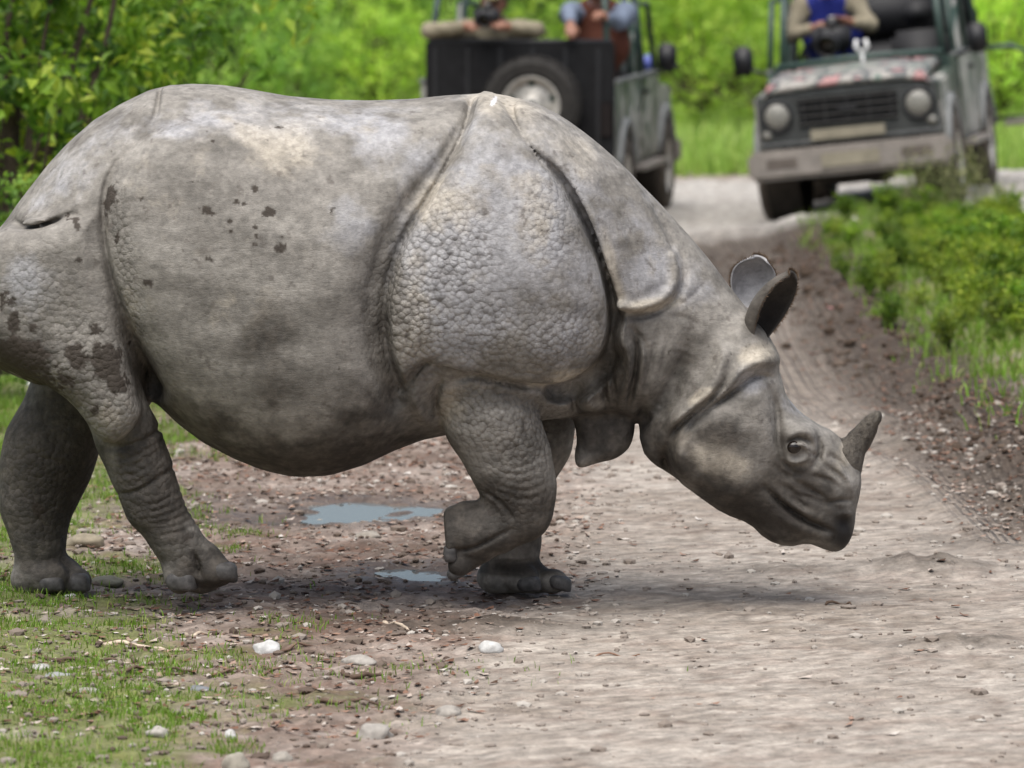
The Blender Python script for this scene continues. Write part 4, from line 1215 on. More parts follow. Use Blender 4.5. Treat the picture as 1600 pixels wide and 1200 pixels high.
stone(585, 1122, 54, 30, (0.322, 0.298, 0.267), 'largest pale cobble in the bottom centre gravel', 13)
stone(500, 788, 26, 10, (0.322, 0.279, 0.223), 'pale stone at the edge of the larger puddle', 14)
stone(575, 822, 40, 12, (0.298, 0.267, 0.229), 'flat stone between the two puddles', 15)
stone(1248, 340, 14, 10, (0.496, 0.496, 0.483), 'white scrap-like stone under the front of the right jeep', 16)
stone(1335, 372, 12, 7, (0.620, 0.579, 0.546), 'tiny pale stone at the foot of the green bank', 17)
stone(135, 1060, 44, 12, (0.310, 0.291, 0.260), 'long pale stone half buried in grass at lower left', 18)
stone(45, 596, 24, 12, (0.496, 0.489, 0.475), 'white stone behind the rump at the left edge', 19)
stone(700, 1090, 40, 20, (0.310, 0.285, 0.254), 'pale stone in the gravel below the white stone', 20)
stone(440, 1160, 34, 18, (0.298, 0.273, 0.236), 'buff stone right of the round buff stone', 21)

# twigs
t = NT('dead_wood')
nz = t.noise(40, 4, .6, t.mapping(t.coord('Object'), (.2, 1, 1)))
t.P(Base_Color=t.mix(1.0, t.ramp(nz, [(.3, .6), (.7, 1.3)]), t.attr('tint', 'Color'), 'MULTIPLY'), Roughness=.8, Specular_IOR_Level=.2, Normal=t.bump(nz, .5, .004))
MAT_WOOD = t.m
def twig(pts, r, col, label, seed):
    rr = np.random.default_rng(seed)
    P = [np.array((*gxy(a, b), 0.0)) for a, b in pts]
    P = np.array(smooth_poly([p[:2] for p in P], 2, False))
    rings = []
    for i, p in enumerate(P):
        d = P[min(i + 1, len(P) - 1)] - P[max(i - 1, 0)]; d = d / (np.linalg.norm(d) + 1e-9); nrm = np.array((-d[1], d[0]))
        rad = r * (1 - .55 * i / len(P)) * rr.uniform(.85, 1.15)
        z = gz1(*p) + rad * .8 + .006 * math.sin(i * .9 + seed)
        rings.append(np.array([(p[0] + nrm[0] * rad * math.cos(q), p[1] + nrm[1] * rad * math.cos(q), z + rad * math.sin(q)) for q in np.linspace(0, 2 * math.pi, 7)[:-1]]))
    V_, Q_, T_ = lathe_rings(rings)
    me = pymesh('twig', V_, Q_ + T_, [MAT_WOOD])
    a = me.attributes.new('tint', 'FLOAT_COLOR', 'POINT'); a.data.foreach_set('color', np.tile(np.array((*col, 1), np.float32), (len(me.vertices), 1)).ravel())
    tag(link(bpy.data.objects.new('twig', me)), label, 'twig', 'twigs lying on the ground')
BR, PA = (.11, .075, .055), (.50, .41, .32)
twig([(155, 990), (190, 987), (230, 991), (285, 993)], .009, PA, 'pale peeled stick left of the first white stone', 1)
twig([(150, 987), (185, 985), (232, 994)], .011, BR, 'dark bark strip lying along the pale peeled stick', 2)
twig([(70, 1012), (110, 1014), (150, 1016), (182, 1018)], .008, BR, 'dark straight twig in the grass at left', 3)
twig([(185, 1040), (215, 1028), (260, 1030), (305, 1037)], .007, BR, 'dark bent twig right of the straight one', 4)
twig([(335, 1035), (370, 1030), (420, 1027), (470, 1020)], .006, (.15, .10, .075), 'thin brown twig under the first white stone', 5)
twig([(500, 1070), (545, 1074), (580, 1076), (620, 1074)], .008, BR, 'short brown stick in the grass at bottom centre', 6)
twig([(600, 953), (618, 960), (640, 966)], .008, PA, 'small pale bent stick left of the earth mound', 7)
twig([(290, 972), (310, 968), (332, 964)], .008, PA, 'short pale stick below the lifted hind foot', 8)
twig([(535, 1036), (565, 1040), (610, 1030)], .010, BR, 'dark curved bark piece right of the blue-grey stone', 9)
twig([(420, 1000), (470, 992), (525, 985)], .006, (.17, .11, .08), 'thin reddish twig right of the first white stone', 10)
twig([(930, 1004), (965, 1003), (1000, 1004)], .004, (.22, .13, .09), 'thin red-brown twig on the pale track', 11)
twig([(1290, 925), (1318, 923), (1330, 925)], .006, BR, 'small dark twig on the track under the muzzle', 12)
# fallen petals on the dark soil
t = NT('petal_pink')
t.P(Base_Color=t.ramp(t.noise(40, 3, .5, t.coord('Object')), [(.3, (.50, .14, .13)), (.7, (.75, .45, .42))]), Roughness=.6)
MAT_PETAL = t.m
for k, (px, py, lb) in enumerate([(1300, 489, 'left pink petal on the dark soil below the bank'), (1338, 503, 'right pink petal on the dark soil below the bank'), (1272, 537, 'pale fallen petal on the rutted soil near the ear')]):
    gx, gy = gxy(px, py)
    V2 = FL_V * np.array((.045, .06, .05)); V2 = np.concatenate([V2, V2 - np.array((0, 0, .003))])
    F2 = [tuple(f) for f in FL_F] + [tuple(f[::-1] + 6) for f in FL_F]
    o = link(bpy.data.objects.new('petal', pymesh('petal', V2, F2, [MAT_PETAL])))
    o.location = (gx, gy, gz1(gx, gy) + .012); o.rotation_euler = (.1, .2, k * 1.3)
    tag(o, lb, 'petal', 'fallen petals')
# ================================================================== SHRUBS AND WEEDS
def leaf_cloud(centres, radii, per, size, seed, flat=.5, lv=None):
    """leaf-sized bent faces round clump centres; returns V, F, shade"""
    r = np.random.default_rng(seed)
    n = len(centres) * per
    ci = np.repeat(np.arange(len(centres)), per)
    d = r.normal(size=(n, 3)); d /= np.linalg.norm(d, axis=1)[:, None]
    pos = centres[ci] + d * (radii[ci] * r.random(n) ** .45)[:, None] * np.array((1, 1, .8))
    # leaf frame: normal leans up and outward
    nrm = d * .7 + np.array((0, 0, flat)) + r.normal(size=(n, 3)) * .45
    nrm /= np.linalg.norm(nrm, axis=1)[:, None]
    ax = np.cross(nrm, r.normal(size=(n, 3))); ax /= np.linalg.norm(ax, axis=1)[:, None] + 1e-9
    bx = np.cross(nrm, ax)
    s = size * r.uniform(.6, 1.3, n)
    w = s * r.uniform(.38, .55, n)
    fold = .22 * w
    P = [pos - ax * (s * .5)[:, None],
         pos - ax * (s * .05)[:, None] + bx * w[:, None] * .5 + nrm * fold[:, None],
         pos - ax * (s * .05)[:, None] - bx * w[:, None] * .5 + nrm * fold[:, None],
         pos + ax * (s * .5)[:, None] - nrm * (s * .12)[:, None], pos - ax * (s * .05)[:, None]]
    V = np.stack(P, 1).reshape(-1, 3)
    F = np.array([(0, 4, 1), (0, 2, 4), (4, 3, 1), (4, 2, 3)], np.int32)
    F = (F[None] + (np.arange(n) * 5)[:, None, None]).reshape(-1, 3)
    cs = r.random(len(centres))
    sh = np.clip(.5 + (cs[ci] - .5) * .6 + (r.random(n) - .5) * .6, 0, 1)
    return V.astype(np.float32), F, np.repeat(sh, 5)
def tubes(paths, radii, n=6):
    V, F = [], []; o = 0
    for P, R in zip(paths, radii):
        P = np.array(P, float); m = len(P)
        for i in range(m):
            d = P[min(i + 1, m - 1)] - P[max(i - 1, 0)]; d /= np.linalg.norm(d) + 1e-9
            a = np.cross(d, (0.3, 1, .2)); a /= np.linalg.norm(a) + 1e-9; b = np.cross(d, a)
            for q in range(n):
                V.append(P[i] + (a * math.cos(6.2832 * q / n) + b * math.sin(6.2832 * q / n)) * R[i])
        for i in range(m - 1):
            for q in range(n):
                F.append((o + i * n + q, o + i * n + (q + 1) % n, o + (i + 1) * n + (q + 1) % n, o + (i + 1) * n + q))
        o += m * n
    return np.array(V), np.array(F)
MAT_BARK = simple_mat('bark', (.085, .065, .048), .9, 0, .4, 20, .2, .5)
LEAF_DEEP = leaf_mat('leaf_deep', [(0, (.030, .075, .012)), (.35, (.09, .20, .018)), (.75, (.24, .40, .035)), (1, (.48, .58, .07))], .45, .42)
LEAF_MID = leaf_mat('leaf_mid', [(0, (.09, .19, .032)), (.5, (.20, .36, .06)), (1, (.42, .58, .12))], .5, .48)
LEAF_YEL = leaf_mat('leaf_yellow', [(0, (.22, .38, .05)), (.5, (.42, .62, .09)), (1, (.66, .78, .15))], .5, .48)
LEAF_DRY = leaf_mat('leaf_dry', [(0, (.10, .10, .05)), (.5, (.18, .19, .08)), (1, (.30, .29, .15))], .6, .3)
LEAF_WEED = leaf_mat('leaf_weed', [(0, (.045, .11, .010)), (.5, (.13, .24, .018)), (1, (.30, .40, .035))], .5, .4, objvar=.4)
LEAF_WEED2 = leaf_mat('leaf_weed_light', [(0, (.08, .14, .015)), (.5, (.20, .29, .025)), (1, (.40, .44, .06))], .5, .4, objvar=.4)
def shrub_mesh(seed, R, H, nc, per, size, mat, low=.12, clump=.22):
    r = np.random.default_rng(seed)
    d = r.normal(size=(nc, 3)); d /= np.linalg.norm(d, axis=1)[:, None]
    rad = r.random((nc, 1)) ** .38
    lob = 1 + .28 * np.sin(d[:, :1] * 5 + seed) + .22 * np.cos(d[:, 1:2] * 6 + 2 * seed)
    c = d * rad * lob * np.array((R, R, H * .5)) + np.array((0, 0, H * (.5 + low * .5)))
    c[:, 2] = np.maximum(c[:, 2], .12 * H * r.random(nc))
    V, F, sh = leaf_cloud(c, np.full(nc, clump) * r.uniform(.6, 1.3, nc), per, size, seed + 1)
    me = mesh_np('foliage', V, F, [mat], False); col_attr(me, 'shade', sh)
    paths, rr = [], []
    paths.append([(0, 0, -.1), (.03 * R, .02, H * .25), (-.03 * R, .05, H * .55)]); rr.append([.05 * H / 2.5, .04 * H / 2.5, .02 * H / 2.5])
    for k in r.choice(nc, min(26, nc), False):
        t0 = r.uniform(.05, .5); b = np.array((0, 0, H * .5 * t0)); m = (b + c[k]) / 2 + r.normal(size=3) * .06
        paths.append([b, m, c[k]]); rr.append([.022 * H / 2.5, .014 * H / 2.5, .005])
    V, F = tubes(paths, rr, 5)
    return me, mesh_np('stem', V, F, [MAT_BARK])
def place_shrub(protos, x, y, rz, sc, label, name='leafy_shrub', cat='shrub', group=None, z=None):
    fo, st = protos
    o = empty(name, (x, y, gz1(x, y) if z is None else z), (0, 0, rz)); o.scale = sc
    tag(o, label, cat, group)
    link(bpy.data.objects.new('foliage', fo), o); link(bpy.data.objects.new('stem', st), o)
    return o
def at_px(px, Y): return (px - 800) / FPX * (Y + 16) * 1.003
big_a = shrub_mesh(3, 1.15, 3.0, 150, 30, .105, LEAF_DEEP)
big_b = shrub_mesh(4, 1.05, 2.7, 140, 30, .10, LEAF_DEEP)
mid_a = shrub_mesh(5, 1.3, 2.4, 130, 26, .10, LEAF_MID, clump=.28)
mid_b = shrub_mesh(6, 1.2, 2.1, 120, 26, .10, LEAF_MID, clump=.28)
yel_a = shrub_mesh(7, 1.2, 2.0, 120, 26, .10, LEAF_YEL, clump=.27)
yel_b = shrub_mesh(8, 1.1, 1.7, 110, 26, .09, LEAF_YEL, clump=.25)
# the near thicket on the left
place_shrub(big_a, at_px(20, 8.5), 8.5, .4, (.95, .95, .95), 'tall dark green leafy bush at the left edge behind the rump', 'leafy_bush', 'bush', 'dark bushes behind the rhinoceros')
place_shrub(big_b, at_px(165, 10.5), 10.5, 2.1, (.72, .8, .95), 'dark green bush with yellowish leaf tips behind the hip', 'leafy_bush', 'bush', 'dark bushes behind the rhinoceros')
place_shrub(big_a, at_px(-90, 11.5), 11.5, 3.6, (1, 1, 1.0), 'dark bush at the far left, mostly outside the picture', 'leafy_bush', 'bush', 'dark bushes behind the rhinoceros')
place_shrub(big_b, at_px(75, 15), 15, 5.0, (1.05, 1.05, 1.15), 'dark bush standing behind the tall bush at the left edge', 'leafy_bush', 'bush', 'dark bushes behind the rhinoceros')
place_shrub(mid_b, at_px(-10, 6.3), 6.3, 1.0, (.42, .42, .42), 'low bright leafy bush just behind the rump at the left edge', 'leafy_bush', 'bush', 'dark bushes behind the rhinoceros')
# beyond the far road
SPOTS = [(300, 31, mid_a, 1.0), (395, 36, mid_b, 1.05), (345, 42, mid_a, 1.2), (460, 33, mid_b, .62), (520, 41, mid_a, 1.15), (590, 35, yel_b, .85), (640, 44, mid_b, 1.3), (700, 38, mid_a, 1.1), (560, 52, mid_a, 1.5), (430, 54, mid_b, 1.6),
         (800, 46, mid_b, 1.4), (900, 40, mid_a, 1.15), (990, 36, yel_a, 1.0), (1045, 42, yel_b, 1.3), (1090, 34, yel_a, .95), (1150, 38, yel_b, 1.15), (1200, 33, yel_a, .85), (1130, 50, yel_a, 1.6), (1240, 45, yel_b, 1.4), (1300, 38, mid_a, 1.1),
         (1370, 44, mid_b, 1.3), (1440, 37, yel_a, 1.0), (1510, 42, yel_b, 1.3), (1560, 35, yel_a, 1.05), (1620, 39, yel_b, 1.2), (1590, 50, yel_a, 1.6), (230, 48, mid_a, 1.5), (160, 38, mid_b, 1.2), (80, 44, mid_a, 1.4), (0, 40, mid_b, 1.3), (700, 56, yel_a, 1.7), (960, 55, mid_a, 1.6), (1400, 57, mid_a, 1.7),
         (1030, 60, yel_a, 1.8), (1200, 60, yel_a, 1.8), (320, 60, mid_b, 1.8), (560, 64, yel_b, 2.0), (100, 60, mid_a, 1.8), (860, 64, mid_a, 1.9), (1520, 62, yel_a, 1.8)]
def where(px):
    for lim, s_ in ((130, 'behind the dark bushes at the left edge'), (300, 'behind the dark bushes above the hip'), (420, 'above the middle of the back'), (650, 'above the back, left of the jeep seen from behind'), (940, 'beyond the jeep seen from behind'),
                    (1180, 'in the gap between the two jeeps'), (1500, 'beyond the jeep facing the camera')):
        if px < lim: return s_
    return 'right of the jeep facing the camera'
for k, (px, Y, pr, s) in enumerate(SPOTS):
    if pr in (mid_a, mid_b):
        lb, gp = 'blurred mid-green shrub ' + where(px), 'mid-green shrubs beyond the far road'
    else:
        lb, gp = 'blurred yellow-green shrub ' + where(px), 'yellow-green shrubs beyond the far road'
    place_shrub(pr, at_px(px, Y), Y, k * 1.7, (s, s, s * (.92 + .16 * ((k * 37) % 10) / 10)), lb, group=gp)
# farther belt of trees closes the view and feeds the horizon
far_a = shrub_mesh(12, 2.6, 4.4, 150, 26, .22, LEAF_MID, clump=.6)
for k in range(26):
    X = -30 + k * 2.4 + (k * 53 % 7) * .2; Y = 74 + (k * 31 % 9) * 1.2
    place_shrub(far_a, X, Y, k * 2.3, (1, 1, .9 + .05 * (k % 4)), 'hazy green tree of the far belt closing the view', 'far_tree', 'tree', 'far belt of trees')
# weeds on the right-hand bank
def weed_mesh(seed, H, n_st, size, mat=None):
    r = np.random.default_rng(seed)
    paths, rr, cen = [], [], []
    for k in range(n_st):
        a = r.uniform(0, 6.28); l = r.uniform(.1, .55) * H
        h = H * r.uniform(.55, 1.0)
        tip = np.array((math.cos(a) * l, math.sin(a) * l, h))
        mid = tip * np.array((.35, .35, .55))
        paths.append([(0, 0, -.03), mid, tip]); rr.append([.006, .004, .002])
        for t_ in (.45, .62, .78, .9, 1.0):
            cen.append((tip * t_ * np.array((t_, t_, 1)) if t_ < 1 else tip) + r.normal(size=3) * .02)
    cen = np.array(cen)
    V, F, sh = leaf_cloud(cen, np.full(len(cen), .075) * H / .35, 9, size, seed + 5, .9)
    me = mesh_np('foliage', V, F, [mat or LEAF_WEED], False); col_attr(me, 'shade', sh)
    V, F = tubes(paths, rr, 4)
    return me, mesh_np('stem', V, F, [simple_mat('green_stem', (.10, .13, .04), .7)])
weeds = [weed_mesh(60 + k, .36, 12, [.048, .036, .055, .04][k], [LEAF_WEED, LEAF_WEED2, LEAF_WEED, LEAF_WEED2][k]) for k in range(4)]
dry = weed_mesh(80, .55, 9, .03, LEAF_DRY)
r = np.random.default_rng(5)
def weed_label(x, y, b):
    if y > 14.5: return 'low green weed on the bank close in front of the right jeep'
    if b > -.55: return 'low green weed at the lower edge of the bank above the dark soil'
    if x > .095 * (y + 16): return 'low green weed on the bank at the right edge of the picture'
    return 'low green weed in the middle of the bank' + (', upper half' if y > 11 else ', lower half')
cnt = 0
while cnt < 240:
    x, y = r.uniform(1.6, 4.7), r.uniform(5.2, 17.2)
    b = float(poly_sd_pts(BANK, np.array([x]), np.array([y]))[0])
    if b > (-.12 if y > 9 else -.30 if y > 7.6 else -9) or abs(x) > .108 * (y + 16) + .6 or r.random() > (.35 if b > -.6 else 1.0): continue
    s = r.uniform(.45, .95) * (.70 + .3 * min(1, (-b) / 1.0)) * (.72 if y > 13 else 1.0)
    place_shrub(weeds[cnt % 4], x, y, r.uniform(0, 6.28), (s, s, s), weed_label(x, y, b), 'weed', 'weed', 'weeds on the right-hand bank')
    cnt += 1
for k, (px, Y, s) in enumerate([(1425, 16.6, .8), (1470, 16.2, .9), (1500, 16.4, 1.0), (1395, 16.9, .6), (1530, 15.4, .8)]):
    place_shrub(dry, at_px(px, Y), Y, k * 1.9, (s, s, s), ['second from left', 'third from left', 'fourth from left', 'leftmost', 'rightmost'][k] + ' sparse weed in front of the right jeep bumper', 'dry_weed', 'weed', 'sparse weeds before the right jeep')
# ================================================================== JEEPS
def rnd(v): return tuple(round(q, 5) for q in v)
class MB:
    """collects boxes, tubes and outlines; build() links them as one mesh object"""
    def __init__(s): s.bm = bmesh.new()
    def box(s, x0, x1, y0, y1, z0, z1, bev=0.0):
        m = bmesh.ops.create_cube(s.bm, size=1.0)
        for v in m['verts']:
            v.co = Vector(((x0 + x1) / 2 + v.co.x * (x1 - x0), (y0 + y1) / 2 + v.co.y * (y1 - y0), (z0 + z1) / 2 + v.co.z * (z1 - z0)))
        if bev:
            es = list({e for v in m['verts'] for e in v.link_edges})
            bmesh.ops.bevel(s.bm, geom=es, offset=bev, segments=2, affect='EDGES')
        return s
    def tube(s, pts, r, n=10):
        V, F = tubes([pts], [[r] * len(pts)], n)
        vs = [s.bm.verts.new(v) for v in V]
        for f in F: s.bm.faces.new([vs[i] for i in f])
        m = len(pts)
        s.bm.faces.new([vs[i] for i in range(n)][::-1]); s.bm.faces.new([vs[(m - 1) * n + i] for i in range(n)])
        return s
    def prism(s, outline, y0, y1, bev=0.0):
        """outline in (x,z), extruded along y"""
        a = [s.bm.verts.new((x, y0, z)) for x, z in outline]; b = [s.bm.verts.new((x, y1, z)) for x, z in outline]
        n = len(a); fs = [s.bm.faces.new(a), s.bm.faces.new(b[::-1])]
        for i in range(n): fs.append(s.bm.faces.new((a[i], b[i], b[(i + 1) % n], a[(i + 1) % n])))
        bmesh.ops.recalc_face_normals(s.bm, faces=fs)
        if bev:
            es = list({e for f in fs[:2] for e in f.edges})
            bmesh.ops.bevel(s.bm, geom=es, offset=bev, segments=2, affect='EDGES')
        return s
    def lathe(s, prof, c, axis='Y', n=32):
        """prof: (radius, offset along axis) closed or open profile"""
        R = []
        for r_, o in prof:
            ring = []
            for q in range(n):
                a = 2 * math.pi * q / n; u, w = r_ * math.cos(a), r_ * math.sin(a)
                p = (u, o, w) if axis == 'Y' else (o, u, w)
                ring.append(s.bm.verts.new((c[0] + p[0], c[1] + p[1], c[2] + p[2])))
            R.append(ring)
        fs = []
        for a, b in zip(R[:-1], R[1:]):
            for q in range(n):
                fs.append(s.bm.faces.new((a[q], a[(q + 1) % n], b[(q + 1) % n], b[q])))
        bmesh.ops.recalc_face_normals(s.bm, faces=fs)
        return s
    def disc(s, r_, c, axis='Y', n=24):
        vs = []
        for q in range(n):
            a = 2 * math.pi * q / n; u, w = r_ * math.cos(a), r_ * math.sin(a)
            p = (u, 0, w) if axis == 'Y' else (0, u, w)
            vs.append(s.bm.verts.new((c[0] + p[0], c[1] + p[1], c[2] + p[2])))
        s.bm.faces.new(vs); return s
    def build(s, name, mat, parent, smooth=False):
        for f in s.bm.faces: f.smooth = smooth
        me = bpy.data.meshes.new(name); s.bm.to_mesh(me); s.bm.free()
        me.materials.append(mat)
        return link(bpy.data.objects.new(name, me), parent)

# painted camouflage, dusty towards the sills
def camo(name, cols, scale):
    t = NT(name)
    co = t.coord('Object')
    v = t.noise(scale, 2, .5, t.mapping(co, (1, 1, .8)), .6)
    c = t.ramp(v, [(0, cols[0]), (.42, cols[0]), (.43, cols[1]), (.52, cols[1]), (.53, cols[2]), (.61, cols[2]), (.62, cols[3])], 'CONSTANT')
    sep = t.n.new('ShaderNodeSeparateXYZ'); t.set(sep.inputs[0], co)
    dn = t.noise(7, 5, .65, co)
    dust = t.math('MULTIPLY', t.math('SUBTRACT', 1.25, sep.outputs[2], clamp=True), t.ramp(dn, [(.3, .35), (.7, 1.1)]), clamp=True)
    c = t.mix(dust, c, (.235, .205, .175))
    t.P(Base_Color=c, Roughness=t.math('ADD', .38, t.math('MULTIPLY', dust, .45)), Specular_IOR_Level=.45)
    return t.m
PAINT = camo('camouflage_paint', [(.030, .062, .046), (.38, .38, .35), (.07, .12, .10), (.48, .475, .45)], 2.4)
PAINT_H = camo('camouflage_bonnet', [(.09, .14, .115), (.30, .285, .26), (.04, .055, .06), (.36, .16, .16)], 5.0)
DARKG = simple_mat('dark_green_paint', (.035, .060, .050), .45, 0, .3, 9, .4)
GREY_P = simple_mat('dusty_grey_paint', (.20, .205, .20), .6, 0, .3, 9, .3)
BLACK = simple_mat('black_canvas', (.012, .012, .013), .85, 0, .3, 12, .2, .2)
PLAST = simple_mat('black_plastic', (.018, .018, .02), .5, 0, .2, 12, .4)
RUBBER = simple_mat('tyre_rubber', (.032, .030, .028), .85, 0, .35, 14, .2, .3)
MUDRUB = simple_mat('muddy_tyre', (.085, .072, .060), .9, 0, .45, 12, .2, .3)
STEEL = simple_mat('painted_steel_rim', (.50, .48, .44), .45, .3, .25, 14, .4)
BUMPM = simple_mat('dusty_bumper', (.25, .225, .20), .65, .1, .25, 7, .3)
BUMPD = simple_mat('bumper_recess', (.13, .11, .095), .8, 0, .25, 9, .2)
PLATE = simple_mat('number_plate_dirty', (.26, .235, .175), .7, 0, .25, 9, .3)
SEATM = simple_mat('seat_vinyl', (.020, .020, .022), .6, 0, .2, 9, .3)
WHITEP = simple_mat('white_plastic', (.75, .75, .74), .5, 0, .08, 9, .3)
SLATM = simple_mat('grille_slat', (.07, .068, .064), .6, 0, .2, 9, .3)
TRIMM = simple_mat('front_trim', (.055, .058, .056), .6, 0, .3, 9, .3)
UNDER = simple_mat('underbody', (.03, .026, .022), .9, 0, .4, 9, .1)
BLUEP = simple_mat('blue_plastic', (.10, .13, .42), .45, 0, .12, 9, .4)
t = NT('headlight_glass')
vv = t.voro(60, t.coord('Object'))
t.P(Base_Color=t.ramp(vv, [(0, (.15, .146, .13)), (.6, (.24, .233, .205))]), Roughness=.25, Specular_IOR_Level=.5, Normal=t.bump(vv, .4, .01))
LENS = t.m
t = NT('windscreen_glass')
t.P(Base_Color=(.85, .88, .87, 1), Roughness=.04, Transmission_Weight=1.0, IOR=1.01, Alpha=.35)
GLASS = t.m

def wheel(name, c, parent, side, rub, spare=False, R=.345, W=.20):
    """axle along y; side = +1/-1 outer face"""
    w = bpy.data.objects.new(name, None); link(w, parent); w.location = c
    if spare: w.rotation_euler = (0, 0, math.pi / 2)
    o = W / 2
    pr = [(.205, -o * .8), (.23, -o), (.30, -o * 1.04), (.332, -o * .86), (R, -o * .6), (R, o * .6), (.332, o * .86), (.30, o * 1.04), (.23, o), (.205, o * .8), (.205, -o * .8)]
    ty = MB().lathe(pr, (0, 0, 0), 'Y', 40)
    for k in range(40):      # tread blocks
        a = 2 * math.pi * k / 40
        for yy in (-.055, 0, .055):
            b = bmesh.ops.create_cube(ty.bm, size=1.0)
            M = Matrix.Rotation(-a, 4, 'Y') @ Matrix.Translation((R + .002, yy + (.0 if k % 2 else .012), 0)) @ Matrix.Diagonal((.014, .042, .034, 1))
            bmesh.ops.transform(ty.bm, matrix=M, verts=b['verts'])
    ty.build('tyre', rub, w, False)
    s = side
    rim = MB().lathe([(.205, s * -.06), (.21, s * .085), (.20, s * .092), (.188, s * .07), (.175, s * .03), (.135, s * .025), (.12, s * .045), (.075, s * .052), (.07, s * .075), (.045, s * .078), (.0001, s * .078)], (0, 0, 0), 'Y', 40)
    rim.build('rim', STEEL, w, True)
    hl = MB()
    for k in range(5):
        a = 2 * math.pi * k / 5 + .3
        c2 = (.153 * math.cos(a), 0, .153 * math.sin(a))
        hl.lathe([(.024, s * .024), (.024, s * .033), (.0001, s * .033)], c2, 'Y', 12)
    hl.build('rim_slot', DARKG, w)
    nb = MB()
    for k in range(5):
        a = 2 * math.pi * k / 5
        nb.lathe([(.011, s * .05), (.011, s * .068), (.0001, s * .068)], (.098 * math.cos(a), 0, .098 * math.sin(a)), 'Y', 6)
    nb.build('wheel_nut', STEEL, w)
    MB().lathe([(.036, s * .05), (.034, s * .088), (.0001, s * .09)], (0, 0, 0), 'Y', 16).build('hub', PLAST, w, True)
    return w

